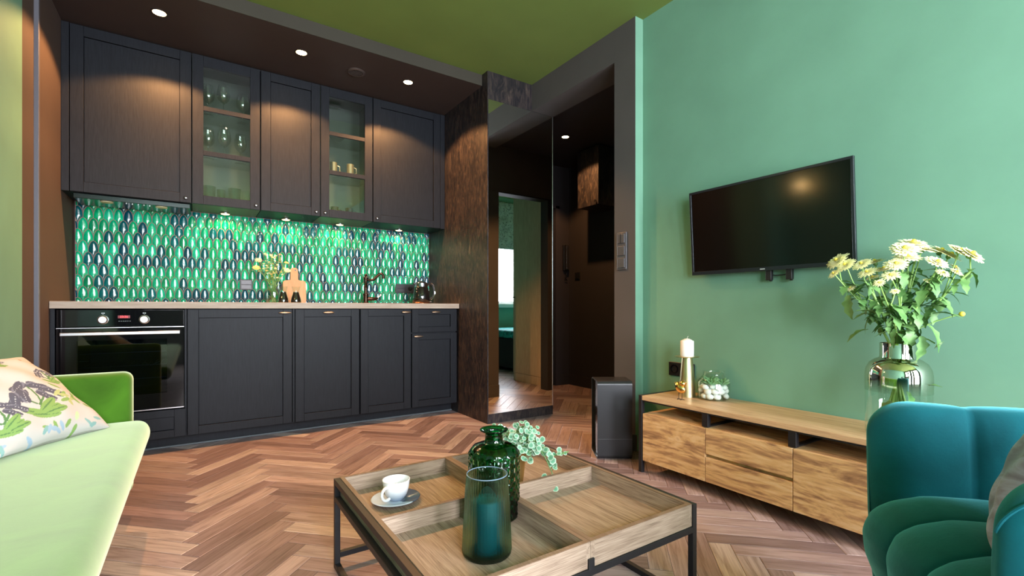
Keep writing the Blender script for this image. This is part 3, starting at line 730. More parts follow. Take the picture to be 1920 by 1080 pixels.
# cutting board leaning on the tiles
def round_poly(pts, r, n=5):
    out = []; m = len(pts)
    for i in range(m):
        p0, p1, p2 = Vector(pts[i-1]), Vector(pts[i]), Vector(pts[(i+1) % m])
        rr = min(r[i] if isinstance(r, (list,tuple)) else r, (p0-p1).length*.49, (p2-p1).length*.49)
        a = p1 + (p0-p1).normalized()*rr; b = p1 + (p2-p1).normalized()*rr
        for k in range(n+1):
            t = k/n; q = a*(1-t)**2 + p1*2*t*(1-t) + b*t*t; out.append((q.x, q.y))
    return out
bx0 = .665
poly = round_poly([(-.085,0),(.085,0),(.085,.180),(.030,.187),(.027,.288),(-.027,.288),(-.030,.187),(-.085,.180)], [.003,.003,.018,.009,.022,.022,.009,.018])
Mx = Matrix.Translation((bx0, 4.155, WZ+.002)) @ Matrix.Rotation(R(83), 4, 'X')
t = thing('cutting_board', 'light beech cutting board with a handle leaning on the tiles', 'cutting board', (bx0, 4.155, WZ))
MB().prism(poly, .016, Mx).build('board', M['board'], t, world=True, bevel=.002)
MB().lathe([(0,0),(.0055,0),(.0055,.0012),(0,.0012)], (bx0, 4.120-.0003, WZ+.266), 14, axis='-y').build('hanging_hole', M['black'], t, world=True)
# carafes with dark liquid
def carafe(x, y, label):
    t = thing('carafe', label, 'carafe', (x, y, WZ), group='small carafes of dark liquid on the worktop')
    MB().lathe(jar_glass([(.036,0),(.0375,.006),(.034,.034),(.023,.072),(.021,.086),(.030,.125)], .0018), (0,0,0), 30).build('glass', M['thin'], t)
    MB().lathe([(0,.004),(.034,.004),(.0350,.008),(.0318,.034),(.0208,.072),(.0190,.084),(0,.084)], (0,0,0), 30).build('dark_liquid', mat('dark liquid', (.012,.006,.006), .1), t)
    MB().lathe([(0,-.0),(.0385,0),(.0385,.003),(0,.003)], (0,0,-.0), 30).build('base', mat('copper carafe base', (.5,.16,.06), .3, 1), t)
    return t
carafe(.546, 3.90, 'left small glass carafe of dark liquid on the worktop')
carafe(.634, 3.90, 'right small glass carafe of dark liquid in front of the board')
# faucet and sink
M['bronze'] = mat('dark bronze', (.045,.025,.018), .25, .9)
t = thing('sink', 'dark inset sink with a raised rim in the oak worktop', 'sink', (1.28, 3.88, WZ))
MB().box(1.0, 1.50, 3.68, 3.70, WZ, WZ+.004).box(1.0, 1.50, 3.98, 4.00, WZ, WZ+.004).box(1.0, 1.02, 3.70, 3.98, WZ, WZ+.004).box(1.48, 1.50, 3.70, 3.98, WZ, WZ+.004).build('rim', M['bronze'], t, world=True, bevel=.002)
MB().box(1.02, 1.48, 3.70, 3.98, WZ+.0002, WZ+.002).build('basin', mat('dark sink basin', (.02,.018,.017), .3), t, world=True)
fx, fy = 1.207, 4.05
t = thing('faucet', 'dark bronze kitchen tap with a bent swan neck and side lever', 'tap', (fx, fy, WZ))
MB().lathe([(0,0),(.026,0),(.026,.008),(.019,.014),(.019,.065),(.022,.068),(.022,.082),(.015,.088),(.0135,.125),(.0165,.128),(.0165,.142),(.0135,.146),(.0135,.20),(.018,.203),(.019,.222),(.010,.232),(.013,.243),(.006,.252),(0,.253)], (fx, fy, WZ+.002), 28).build('body', M['bronze'], t, world=True)
MB().tube([(fx, fy, WZ+.208),(fx+.03,fy-.01,WZ+.200),(fx+.06,fy-.02,WZ+.205),(fx+.085,fy-.03,WZ+.232),(fx+.105,fy-.035,WZ+.255),(fx+.125,fy-.04,WZ+.258),(fx+.137,fy-.045,WZ+.243),(fx+.14,fy-.045,WZ+.215)], [.011,.011,.011,.011,.012,.012,.011,.0125], 14).build('spout', M['bronze'], t, world=True)
lv = MB().tube([(fx+.012, fy, WZ+.042),(fx+.05,fy-.005,WZ+.042),(fx+.088,fy-.01,WZ+.044),(fx+.10,fy-.01,WZ+.05)], [.016,.016,.013,.008], 14).build('lever', M['bronze'], t, world=True)
MB().tube([(fx+.10, fy-.01, WZ+.05),(fx+.118,fy-.012,WZ+.068)], .004, 8).lathe([(0,-.009),(.006,-.0065),(.009,0),(.006,.0065),(0,.009)], (fx+.122, fy-.013, WZ+.074), 14).build('lever_knob', M['white'], lv, world=True)
# kettle
kx, ky = 1.660, 3.93
t = thing('kettle', 'black glossy electric kettle with a chrome-edged handle, at the right end of the worktop', 'kettle', (kx, ky, WZ))
MB().lathe([(0,0),(.078,0),(.078,.010),(.074,.016),(0,.016)], (0,0,0), 40).build('base', mat('dark copper kettle base', (.20,.07,.03), .25, .8), t)
MB().lathe([(0,.017),(.073,.017),(.076,.022),(.072,.07),(.063,.135),(.056,.150),(.0,.152)], (0,0,0), 44).build('body', mat('kettle black gloss', (.006,.006,.007), .06, 0, .7, coat=.5), t)
MB().lathe([(.056,.148),(.057,.152),(.055,.182),(.050,.187),(0,.188)], (0,0,0), 44).build('collar', mat('kettle dark chrome', (.35,.38,.42), .12, 1), t)
MB().lathe([(0,.187),(.047,.187),(.045,.193),(.02,.196),(.012,.202),(0,.203)], (0,0,0), 36).build('lid', M['black'], t)
MB().add([(-.045,-.022,.150),(-.045,.022,.150),(-.082,.006,.185),(-.082,-.006,.185),(-.05,.020,.187),(-.05,-.020,.187)], [(0,3,2,1),(0,5,3),(1,2,4),(2,3,5,4),(0,1,4,5)], False).build('spout', M['black'], t)
h = MB().tube([(.045,0,.176),(.085,0,.178),(.108,0,.166),(.118,0,.130),(.122,0,.095),(.106,0,.060),(.088,0,.045),(.070,0,.038)], [.009,.010,.010,.0095,.009,.0085,.008,.007], 12).build('handle', M['black'], t)
MB().tube([(.095,0,.188),(.118,0,.172),(.129,0,.130),(.133,0,.093),(.113,0,.053),(.092,0,.037)], .0032, 8).build('chrome_trim', M['chrome'], h)
MB().lathe([(0,0),(.006,0),(.006,.022),(0,.022)], (.074,0,.020), 12, axis='x').build('switch', M['steel'], t)

# ------------------------------------------------------------------ hall things
t = thing('hall_cabinet', 'small dark streaked cabinet high on the hall wall, lit by the hall spot', 'cabinet', (HX-.33, 3.40, 1.915))
MB().box(HX-.315, HX-.002, 3.402, 3.705, 1.915, HC-.02).build('body', M['bark'], t, world=True)
dd = MB().box(HX-.335, HX-.317, 3.402, 3.705, 1.915, HC-.022).build('door', M['bark'], t, world=True, bevel=.001)
MB().lathe([(0,0),(.005,0),(.005,.012),(.012,.016),(.012,.022),(0,.024)], (0,0,0), 14).xf(Matrix.Translation((HX-.335, 3.43, 1.95)) @ Matrix.Rotation(R(-90), 4, 'Y')).build('knob', M['black'], dd, world=True)
t = thing('intercom', 'black intercom handset hanging on the far hall wall', 'intercom', (3.57, HY-.02, 1.3))
MB().box(3.535, 3.610, HY-.028, HY, 1.32, 1.62).build('body', M['black'], t, world=True, bevel=.006)
MB().box(3.552, 3.592, HY-.055, HY-.026, 1.33, 1.61).build('handset', mat('handset black', (.02,.02,.022), .25), t, world=True, bevel=.009)
cp = [(3.572+.018*sin(i*.9)*(1 if i < 14 else .4), HY-.02-.006*cos(i*.9), 1.325-.115*sin(pi*i/20)) for i in range(21)]
MB().tube(cp, .003, 6).build('cord', M['black'], t, world=True)
t = thing('wall_switch', 'small black switch low beside the intercom on the hall side wall', 'switch', (HX-.006, 4.08, 1.25))
MB().box(HX-.010, HX, 4.04, 4.12, 1.215, 1.295).build('frame', M['black'], t, world=True, bevel=.003)
MB().box(HX-.014, HX-.010, 4.053, 4.107, 1.228, 1.282).build('rocker', M['black'], t, world=True, bevel=.001)
# switches on the pier
M['swf'] = mat('grey metallic switch frame', (.085,.082,.09), .35, .15)
t = thing('light_switch', 'vertical row of three grey light switches on the taupe pier', 'light switch', (XP-.01, 2.13, 1.25))
MB().box(XP-.010, XP, 2.088, 2.170, 1.130, 1.370).build('frame', M['swf'], t, world=True, bevel=.004)
for k in range(3):
    z0 = 1.143+.078*k
    r_ = MB().box(XP-.016, XP-.010, 2.098, 2.160, z0, z0+.060).build('rocker', M['swf'], t, world=True, bevel=.003)
    if k == 2: MB().box(XP-.018, XP-.016, 2.128, 2.131, z0+.002, z0+.058).build('slot', M['black'], r_, world=True)

# bedroom seen in the mirror
t = thing('bedroom_wardrobe', 'pale oak wardrobe side in the bedroom, seen in the mirror', 'wardrobe', (3.27, 1.4, 0))
MB().box(3.27, 3.85, 1.36, 1.985, .10, 2.45).build('body', M['ward'], t, world=True)
MB().box(3.275, 3.85, 1.36, 1.985, 0, .097).build('plinth', M['ward'], t, world=True)
MB().lathe([(0,0),(.005,0),(.004,.018),(.011,.02),(.011,.028),(0,.03)], (0,0,0), 14).xf(Matrix.Translation((3.27, 1.40, 1.02)) @ Matrix.Rotation(R(-90), 4, 'Y')).build('knob', M['black'], t, world=True)
t = thing('bed', 'dark bed with a turquoise cover in the bedroom, seen in the mirror', 'bed', (4.3, .3, 0))
MB().box(3.62, 5.1, -.18, .98, .05, .47).build('bed_base', mat('dark bed fabric', (.012,.014,.018), .9), t, world=True, bevel=.02)
MB().box(3.60, 5.12, -.19, 1.0, .47, .58).build('turquoise_cover', noisy('turquoise quilt', [(.4,(.0,.13,.14)),(.6,(.02,.42,.40))], nscale=22, rough=.8, bmp=.6, bdist=.01), t, world=True, bevel=.03)
m = MB(); m.grid(lambda a, b: (3.66+1.28*a, BY+.03+.012*abs(sin(b*pi*3.2))+.004*sin(a*60), 2.62-.77*b), 50, 26)
o = m.build('roman_blind', noisy('crumpled grey blind', [(.35,(.12,.14,.135)),(.5,(.42,.46,.43)),(.65,(.16,.18,.17))], nscale=16, dist=2.2, rough=.9))
s_ = o.modifiers.new('thickness', 'SOLIDIFY'); s_.thickness = .004
tag(o, 'crumpled grey-green roman blind over the bedroom window, seen in the mirror', 'blind')

# ------------------------------------------------------------------ television
t = thing('television', 'flat black television tilted on the green wall', 'television', (XW-.06, 1.237, 1.30))
Tm = Matrix.Translation((2.300, 1.236, 1.293)) @ Matrix.Rotation(R(-3.6), 4, 'Y')
def tvbox(a0, a1, y0, y1, z0, z1): return MB().box(a0, a1, y0, y1, z0, z1)
W2, H2 = .392, .226
b = tvbox(-.012, .018, -W2+.02, W2-.02, -H2+.02, H2-.02).xf(Tm).build('housing', M['black'], t, world=True, bevel=.006)
fr = MB().box(-.026, -.010, -W2, W2, H2-.012, H2).box(-.026, -.010, -W2, W2, -H2, -H2+.019).box(-.026, -.010, -W2, -W2+.012, -H2+.019, H2-.012).box(-.026, -.010, W2-.012, W2, -H2+.019, H2-.012)
fr.xf(Tm).build('frame', mat('television bezel', (.02,.025,.03), .22, .3), t, world=True, bevel=.0015)
MB().box(-.0215, -.012, -W2+.011, W2-.011, -H2+.018, H2-.011).xf(Tm).build('screen', M['screen'], t, world=True)
MB().box(-.0265, -.026, -.012, .012, -H2+.007, -H2+.011).xf(Tm).build('maker_mark', M['mark'], t, world=True)
for y in (1.215, 1.120):
    MB().box(2.300, 2.322, y-.014, y+.014, 1.020, 1.28).box(2.318, 2.332, y-.006, y+.006, 1.015, 1.06).build('bracket', M['blackmetal'], t, world=True, bevel=.003)
MB().box(2.325, XW, 1.08, 1.30, 1.16, 1.38).build('wall_plate', M['blackmetal'], t, world=True)
MB().tube([(2.31,1.22,1.05),(2.32,1.19,1.042),(2.32,1.15,1.044),(2.31,1.12,1.05)], .003, 6).build('cable', M['black'], t, world=True)

# wall lamp above the sofa, outside the frame but mirrored in the television
t = thing('wall_lamp', 'warm globe wall lamp above the sofa, mirrored in the television screen', 'lamp', (-.83, 2.47, 1.80))
MB().lathe([(0,0),(.05,0),(.05,.015),(0,.018)], (0,0,0), 28).xf(Matrix.Translation((-.999, 2.47, 1.80)) @ Matrix.Rotation(R(90), 4, 'Y')).tube([(-.985,2.47,1.80),(-.90,2.47,1.80)], .008, 10).build('bracket', M['brass'], t, world=True)
MB().lathe([(0,-.034),(.015,-.030),(.029,-.017),(.034,0),(.029,.017),(.015,.030),(0,.034)], (-.86, 2.47, 1.80), 28).build('globe', mat('glowing opal globe', (1,.8,.5), .5, emit=(1,.60,.24), es=110), t, world=True)

# ------------------------------------------------------------------ sockets by the tv unit
t = thing('wall_socket', 'black double wall socket low on the green wall behind the candle holder', 'socket', (XW-.01, 1.735, .53))
MB().box(XW-.010, XW, 1.645, 1.818, .490, .570).build('frame', M['black'], t, world=True, bevel=.004)
for y in (1.776, 1.690):
    MB().lathe([(.026,0),(.026,.004),(.020,.004),(.018,-.006),(0,-.006)], (0,0,0), 28).xf(Matrix.Translation((XW-.010, y, .530)) @ Matrix.Rotation(R(-90), 4, 'Y')).build('outlet', M['blackgloss'], t, world=True)

# ------------------------------------------------------------------ tv unit
UX0, UX1, UY0, UY1, UT = 2.0, 2.325, .18, 1.755, .414
t = thing('tv_unit', 'low mango wood media sideboard with black metal frame under the television', 'media unit', (2.15, 1.0, 0))
MB().box(UX0, UX1, UY0+.022, UY1-.022, UT-.024, UT).build('top_board', M['tv_top'], t, world=True, bevel=.0015)
fm = MB()
for y in (UY0, UY1-.022):
    for x in (UX0-.002, UX1-.022): fm.box(x, x+.024, y, y+.022, 0, UT+.001)
    fm.box(UX0+.022, UX1-.022, y, y+.022, UT-.022, UT+.001)
fm.box(UX1-.02, UX1, UY0+.022, UY1-.022, UT-.044, UT-.024)
fm.box(UX0+.004, UX0+.02, UY0+.022, UY1-.022, UT-.032, UT-.024)
fm.build('frame', M['blackmetal'], t, world=True, bevel=.002)
ys = [UY1-.026, 1.352, .958, .555, UY0+.026]
for y in (1.352, .958, .555):
    MB().box(UX0+.002, UX0+.026, y-.012, y+.020, .322, UT-.026).box(UX0+.026, UX1-.03, y-.010, y+.014, .322, .330).box(UX1-.05, UX1-.03, y-.010, y+.014, .330, UT-.026).build('bracket', M['blackmetal'], t, world=True, bevel=.002)
MB().box(UX0+.021, UX1-.01, UY0+.026, UY1-.026, .068, .320).build('carcass', mango(0), t, world=True, bevel=.001)
k = 1
for i in range(4):
    a, b = ys[i]-.0015, ys[i+1]+.0015
    if i in (1, 2) and i == 1:
        MB().box(UX0, UX0+.020, b, a, .198, .319).build('drawer', mango(3), t, world=True, bevel=.0012)
        MB().box(UX0, UX0+.020, b, a, .066, .182).build('drawer', mango(4), t, world=True, bevel=.0012)
    else:
        MB().box(UX0, UX0+.020, b, a, .066, .319).build('door', mango(5+i), t, world=True, bevel=.0012)

# candle holder
t = thing('candle_holder', 'tall brass cone candle holder with a flat plate, on the media unit', 'candle holder', (2.185, 1.585, UT))
MB().lathe([(0,0),(.043,0),(.0415,.05),(.033,.15),(.027,.211),(0,.211)], (0,0,0), 44).build('cone', M['brass'], t)
MB().lathe([(0,.211),(.062,.211),(.064,.2135),(.062,.2145),(0,.2145)], (0,0,0), 44).build('plate', M['brass'], t)
t = thing('candle', 'white pillar candle standing on the brass cone holder', 'candle', (2.185, 1.585, UT+.2145))
MB().lathe([(0,0),(.034,0),(.0345,.002),(.0345,.080),(.033,.083),(.012,.093),(0,.095)], (0,0,0), 36).build('wax', M['wax'], t)
MB().tube([(0,0,.094),(.001,-.002,.102),(.003,-.005,.107)], .0011, 6).build('wick', M['white'], t)
# golden bird
bz = UT
t = thing('bird_figurine', 'small golden bird figurine on thin black legs, in front of the candle holder', 'figurine', (2.075, 1.545, bz))
bd = MB()
def bird(a, b):
    th = pi*a; ph = 2*pi*b
    L = -cos(th); r = sin(th)
    x = L*.030; rad = .0225*r*(1+.12*L)
    return (x*.25*0 + rad*cos(ph)*.85, x, .062 + rad*sin(ph)*1.25 + .010*L)
bd.grid(bird, 16, 20, cv=True)
# head, toward -y (right in the picture); tail lifted toward +y
hd = [( .0, -.016, .088)]
def sph(mb, c, r, sx=1, sy=1, sz=1, n=12, mi=0):
    mb.grid(lambda a, b: (c[0]+r*sx*sin(pi*a)*cos(2*pi*b), c[1]+r*sy*sin(pi*a)*sin(2*pi*b), c[2]-r*sz*cos(pi*a)), n, n+4, cv=True, mi=mi)
sph(bd, (0,-.014,.084), .0165)
bd.build('body', M['gold'], t)
MB().tube([(0,-.027,.086),(0,-.040,.090)], [.0035,.0004], 8).build('beak', M['gold'], t)
MB().tube([(0,.018,.062),(0,.030,.075),(0,.034,.088)], [.010,.006,.002], 8).build('tail', M['gold'], t)
lg = MB()
for y in (-.009, .010):
    lg.tube([(0,y,.045),(.001,y,.022),(0,y,.003)], .0013, 6)
    for a in (-150, -90, -30, 90): lg.tube([(0,y,.0025),(.013*cos(R(a+90)), y+.013*sin(R(a+90))*1.2, .0015)], .0012, 5)
lg.build('legs', M['blackmetal'], t)

# glass jar terrarium
jx, jy = 2.235, 1.462
t = thing('glass_jar', 'open glass jar terrarium of white pebbles on the media unit', 'jar', (jx, jy, UT))
MB().lathe(jar_glass([(.074,.001),(.078,.006),(.079,.085),(.074,.095),(.052,.124),(.050,.130),(.051,.140),(.054,.146)]), (0,0,0), 44).build('glass', M['thin'], t)
random.seed(11)
placed = []
for layer, (zc, rmax, n) in enumerate(((.019, .059, 11), (.044, .059, 11), (.063, .054, 9))):
    for i in range(n):
        a = 2*pi*i/n + layer*.4; rr = rmax*(1 if i % 4 else .45); s_ = random.uniform(.0150, .0185)
        p = thing if False else None
        m = MB(); ph = random.uniform(0, 6); el = random.uniform(1.05, 1.35)
        m.grid(lambda u, v: (s_*el*sin(pi*u)*cos(2*pi*v)*(1+.08*sin(3*v*2*pi+ph)), s_*.95*sin(pi*u)*sin(2*pi*v)*(1+.06*cos(2*v*2*pi+ph)), -s_*.82*cos(pi*u)), 9, 12, cv=True)
        o = m.build('pebble', M['pebble']); o.location = (jx+rr*cos(a), jy+rr*sin(a), UT+zc); o.rotation_euler = (random.uniform(-.5,.5), random.uniform(-.4,.4), a+pi/2)
        tag(o, 'rounded white pebble in the glass jar on the media unit', 'pebble', 'white pebbles in the glass jar')
for k, (dx, dy, sz, lab) in enumerate(((.015, .036, .046, 'left succulent rosette on the pebbles in the glass jar'), (-.02, -.002, .046, 'middle succulent rosette on the pebbles in the glass jar'), (.015, -.036, .046, 'right succulent rosette on the pebbles in the glass jar'))):
    m = MB()
    for i in range(16):
        a = i*2.4; el = .25+.75*i/16; d = Vector((cos(a)*cos(el), sin(a)*cos(el), sin(el)))
        m.tube([Vector((0,0,0)), d*sz*.45, d*sz*.8, d*sz], [.004,.0068,.0045,.0006], 6)
    o = m.build('succulent', M['succ']); o.location = (jx+dx, jy+dy, UT+.078)
    tag(o, lab, 'succulent')

# tall vase
fx_, fy_ = 2.150, .660
t = thing('tall_vase', 'large glass vase with mirrored top half holding chrysanthemums, behind the teal armchair', 'vase', (fx_, fy_, UT))
body = [(.094,0),(.099,.008),(.099,.165)]; up = [(.099,.165),(.099,.225),(.096,.247),(.086,.268),(.070,.281),(.056,.288),(.0545,.294),(.0545,.342)]
MB().lathe([(0,0)]+body+[(.097,.165),(.097,.010),(0,.006)], (0,0,0), 56).build('clear_glass', M['thin'], t)
def half_mirror():
    m = bpy.data.materials.new('half silvered glass'); m.use_nodes = True; nt = m.node_tree; nt.nodes.remove(nt.nodes['Principled BSDF'])
    tr = nt.nodes.new('ShaderNodeBsdfTransparent'); tr.inputs[0].default_value = (.85,.88,.82,1)
    g = nt.nodes.new('ShaderNodeBsdfGlossy'); g.inputs[0].default_value = (.80,.78,.70,1); g.inputs['Roughness'].default_value = .02
    tc = nt.nodes.new('ShaderNodeTexCoord'); sp = nt.nodes.new('ShaderNodeSeparateXYZ'); mr = nt.nodes.new('ShaderNodeMapRange')
    mr.inputs[1].default_value = .165; mr.inputs[2].default_value = .215; mr.inputs[3].default_value = .08; mr.inputs[4].default_value = .93
    x = nt.nodes.new('ShaderNodeMixShader'); nt.links.new(tc.outputs['Object'], sp.inputs[0]); nt.links.new(sp.outputs['Z'], mr.inputs[0]); nt.links.new(mr.outputs[0], x.inputs[0])
    nt.links.new(tr.outputs[0], x.inputs[1]); nt.links.new(g.outputs[0], x.inputs[2]); nt.links.new(x.outputs[0], nt.nodes['Material Output'].inputs[0]); return m
MB().lathe(up+[(.0525,.342),(.0525,.294),(.055,.286)], (0,0,0), 56).build('mirrored_glass', half_mirror(), t)

# chrysanthemums: the picture positions of the stems' ends, in the plane facing the room (b = sideways, z = height)
random.seed(5)
side = Vector((.40, -.92, 0)).normalized(); front = Vector((-.92, -.40, 0)).normalized()
base = Vector((fx_, fy_, 0))
PX = 1687; K = 1.754/888
def at(px, py, dep=0):
    return base + side*((px-PX)*K*1.0) + Vector((0,0, CAM_H+(578.5-py)*K)) + front*dep
stems = [ # main stem end px,py, depth, heads [(px,py,r)]
 ((1600,500), .03, [(1594,488,.040),(1607,497,.034),(1588,512,.022)], 'leftmost'),
 ((1635,500), .05, [(1632,496,.032),(1640,512,.030),(1614,540,.020)], 'second from the left'),
 ((1660,495), -.04, [(1655,490,.036),(1668,505,.034),(1650,520,.022)], 'back left'),
 ((1690,480), .06, [(1692,474,.044),(1680,500,.034),(1672,520,.028)], 'front centre'),
 ((1712,465), -.01, [(1708,462,.050),(1722,470,.044),(1700,486,.040)], 'tallest'),
 ((1735,490), .05, [(1738,498,.034),(1727,530,.016),(1745,517,.022)], 'front right'),
 ((1752,480), -.04, [(1748,476,.040),(1760,484,.038),(1768,505,.022)], 'back right'),
 ((1785,488), .01, [(1784,486,.042),(1770,478,.034),(1765,515,.020)], 'rightmost'),
 ((1672,545), .09, [(1678,548,.015),(1654,533,.018)], 'short front'),
]
def stem_chrys(end, dep, heads, lab):
    f = thing('chrysanthemum', 'pale yellow chrysanthemum stem in the tall vase, ' + lab + ' of the bunch', 'flower', (fx_, fy_, UT+.02), group=None)
    bx = (end[0]-PX)/110
    p0 = base + side*(-bx*.035) + Vector((0,0,UT+.09)) + front*(-dep*.2)
    neck = base + side*(bx*.032) + Vector((0,0,UT+.34)) + front*(dep*.25)
    e = at(end[0], end[1]+26, dep)
    P = [p0] + curve_pts(neck, e, side*(-bx*.03) + Vector((0,0,.01)), 8)
    st = MB(); st.tube(P, [.0042]*4 + [.0036]*(len(P)-4), 7)
    hd = MB(); ct = MB(); lf = MB()
    for qi, (px, py, r) in enumerate(heads):
        h = at(px, py, dep + random.uniform(-.01,.03)); j = random.randint(4, 6) if qi else len(P)-1
        st.tube(curve_pts(P[j], h, Vector((0,0,-.01)), 4), .0022, 6)
        ax = (h - (base + Vector((0,0,h.z-.14)))).normalized() + front*.45 + Vector((0,0,.35))
        flower_head(hd, h, ax, r, 5 if r > .03 else 4, 24 if r > .03 else 16, .12)
        sph(ct, tuple(h + ax.normalized()*r*.30), r*.17, n=7)
        # green calyx
        sph(lf, tuple(h - ax.normalized()*r*.10), r*.22, n=6)
    for q in range(24):
        j = random.randint(3, len(P)-2); p = P[j] + (P[j+1]-P[j])*random.random()
        a = random.uniform(0, 2*pi); d = side*cos(a) + front*sin(a) + Vector((0,0,random.uniform(-.9,.6)))
        leaf_poly(lf, p, d, random.uniform(.030,.062), random.uniform(.018,.034), random.uniform(.2,1.0), lobes=3, n=12)
    st.build('stem', M['stem'], f, world=True); lf.build('leaves', M['leaf'], f, world=True)
    hd.build('petals', M['petal'], f, world=True); ct.build('flower_centres', M['bud'], f, world=True)
    return f
for a in stems: stem_chrys(*a)
f = thing('chrysanthemum', 'drooping chrysanthemum side shoot with a white bud, low at the right of the vase neck', 'flower', (fx_, fy_, UT+.34))
m = MB().tube(curve_pts(base+Vector((0,0,UT+.335)), at(1735,640,.05), Vector((0,0,.05)), 6), .0022, 6).tube(curve_pts(base+Vector((0,0,UT+.34)), at(1773,588,.02), side*(-.03)+Vector((0,0,.02)), 6), .0020, 6); m.build('stem', M['stem'], f, world=True)
m = MB(); flower_head(m, at(1738,640,.05), side*.6+Vector((0,0,-.6)), .018, 3, 12, .7); m.build('petals', mat('white bud petals', (.9,.9,.8), .6), f, world=True)
m = MB(); sph(m, tuple(at(1773,588,.02)), .009, n=8); m.build('yellow_bud', M['bud'], f, world=True)
m = MB()
for (px, py, dx, dz, L) in ((1725,620,.6,-.6,.085),(1716,640,.2,-1,.075),(1640,630,-1,-.1,.07),(1650,600,-.6,.5,.06),(1612,565,-.3,-1,.08),(1732,600,.8,.3,.07),(1700,630,.1,-.8,.06),(1740,570,.7,-.5,.07)):
    leaf_poly(m, at(px, py-12, .05), side*dx+Vector((0,0,dz))+front*.3, L, .040, .6, lobes=3, n=12)
for (a_, z_, dx, dz, L) in ((-.03,.20,-.6,.3,.06),(.02,.17,.3,-.6,.075),(.05,.19,.8,.5,.06),(-.02,.13,-.5,-.3,.06),(.03,.12,.6,.1,.06),(.0,.09,-.2,-.5,.06)):
    leaf_poly(m, base+side*a_+front*.035+Vector((0,0,UT+z_)), side*dx+Vector((0,0,dz))+front*.15, L, .045, .5, lobes=3, n=12)
m.build('leaves', M['leaf'], f, world=True)

# ------------------------------------------------------------------ black box beside the doorway
t = thing('subwoofer', 'tall slim black box with a rounded top edge on the floor beside the doorway', 'speaker', (2.095, 2.052, 0), R(-33.7))
def rr_loop(w_, h, r, n=6):
    p = []
    for cx, cz, a0 in ((w_/2-r, h-r, 0), (-w_/2+r, h-r, 90), (-w_/2+r, r, 180), (w_/2-r, r, 270)):
        for k in range(n+1):
            a = R(a0+90*k/n); p.append((cx+r*cos(a), cz+r*sin(a)))
    return p
# the band wraps front, top, back and bottom; the sides are inset. local x = width, y = depth (front at -y)
m = MB(); o_ = rr_loop(.20, .458, .024); i_ = rr_loop(.186, .444, .018); n = len(o_); hw = .102
vs_ = [(hw*s_, p[0], p[1]) for s_ in (-1, 1) for p in o_] + [(hw*s_, p[0], p[1]+.007) for s_ in (-1, 1) for p in i_]
fs = []
for k in range(n):
    k2 = (k+1) % n
    fs += [(k, k2, n+k2, n+k), (2*n+k2, 2*n+k, 3*n+k, 3*n+k2), (k2, k, 2*n+k, 2*n+k2), (n+k, n+k2, 3*n+k2, 3*n+k)]
m.add(vs_, fs, True); m.build('shell', mat('satin black shell', (.018,.019,.021), .30), t)
MB().box(-.090, .090, -.091, .091, .012, .446).build('core', mat('gloss black side', (.008,.006,.006), .12), t)
MB().box(-.1022, .1022, -.1004, -.099, .118, .1192).build('seam', mat('seam line', (.12,.12,.13), .4), t)

# ------------------------------------------------------------------ coffee table
TX0, TX1, TY0, TY1, TH = .392, 1.240, .866, 1.683, .303
t = thing('coffee_table', 'low square coffee table of oak trays in a black metal frame', 'coffee table', ((TX0+TX1)/2, (TY0+TY1)/2, 0))
f = MB(); b = .018
for x in (TX0, TX1-b):
    f.box(x, x+b, TY0+b, TY1-b, TH-b, TH); f.box(x, x+b, TY0+b, TY1-b, TH-.075, TH-.075+b)
    f.box(x, x+b, TY0+b, TY1-b, .0, b)
for y in (TY0, TY1-b):
    f.box(TX0+b, TX1-b, y, y+b, TH-.083, TH-.065); f.box(TX0+b, TX1-b, y, y+b, .035, .035+b)
xm = (TX0+TX1)/2
f.box(xm-.010, xm+.010, TY0-.001, TY0+.016, TH-.066, TH-.040); f.box(xm-.010, xm+.010, TY1-.016, TY1+.001, TH-.066, TH-.040)
f.build('frame', M['blackmetal'], t, world=True, bevel=.001)
for x in (TX0, TX1-b):
    for y in (TY0, TY1-b): MB().box(x, x+b, y, y+b, 0, TH).build('leg', M['blackmetal'], t, world=True, bevel=.001)
def tray(x0, x1):
    y0, y1, z0, z1, w_ = TY0+.004, TY1-.004, TH-.064, TH+.002, .013
    ym = (y0+y1)/2 + .015
    g = MB().box(x0+w_, x1-w_, y0+w_, y1-w_, z0, z0+.012).build('tray_floor', M['oak_y'], t, world=True)
    for a_, b_ in ((x0, x0+w_), (x1-w_, x1)): MB().box(a_, b_, y0, y1, z0, z1-.002).build('tray_side', M['oak_y'], t, world=True)
    for a_, b_, zz in ((y0, y0+w_, z0), (y1-w_, y1, z0)): MB().box(x0+w_, x1-w_, a_, b_, zz, z1-.002).build('tray_side', M['oak_x'], t, world=True)
    MB().box(x0+w_, x1-w_, ym-w_/2, ym+w_/2, z0+.012, z1-.002).build('tray_divider', M['oak_x'], t, world=True)
    MB().box(x0, x0+w_, y0, y1, z1-.002, z1).box(x1-w_, x1, y0, y1, z1-.002, z1).box(x0+w_, x1-w_, y0, y0+w_, z1-.002, z1).box(x0+w_, x1-w_, y1-w_, y1, z1-.002, z1).box(x0+w_, x1-w_, ym-w_/2, ym+w_/2, z1-.002, z1).build('tray_rim', M['oakedge'], t, world=True)
tray(TX0+b+.001, xm-.0005); tray(xm+.0005, TX1-b-.001)
TZ = TH-.064+.012

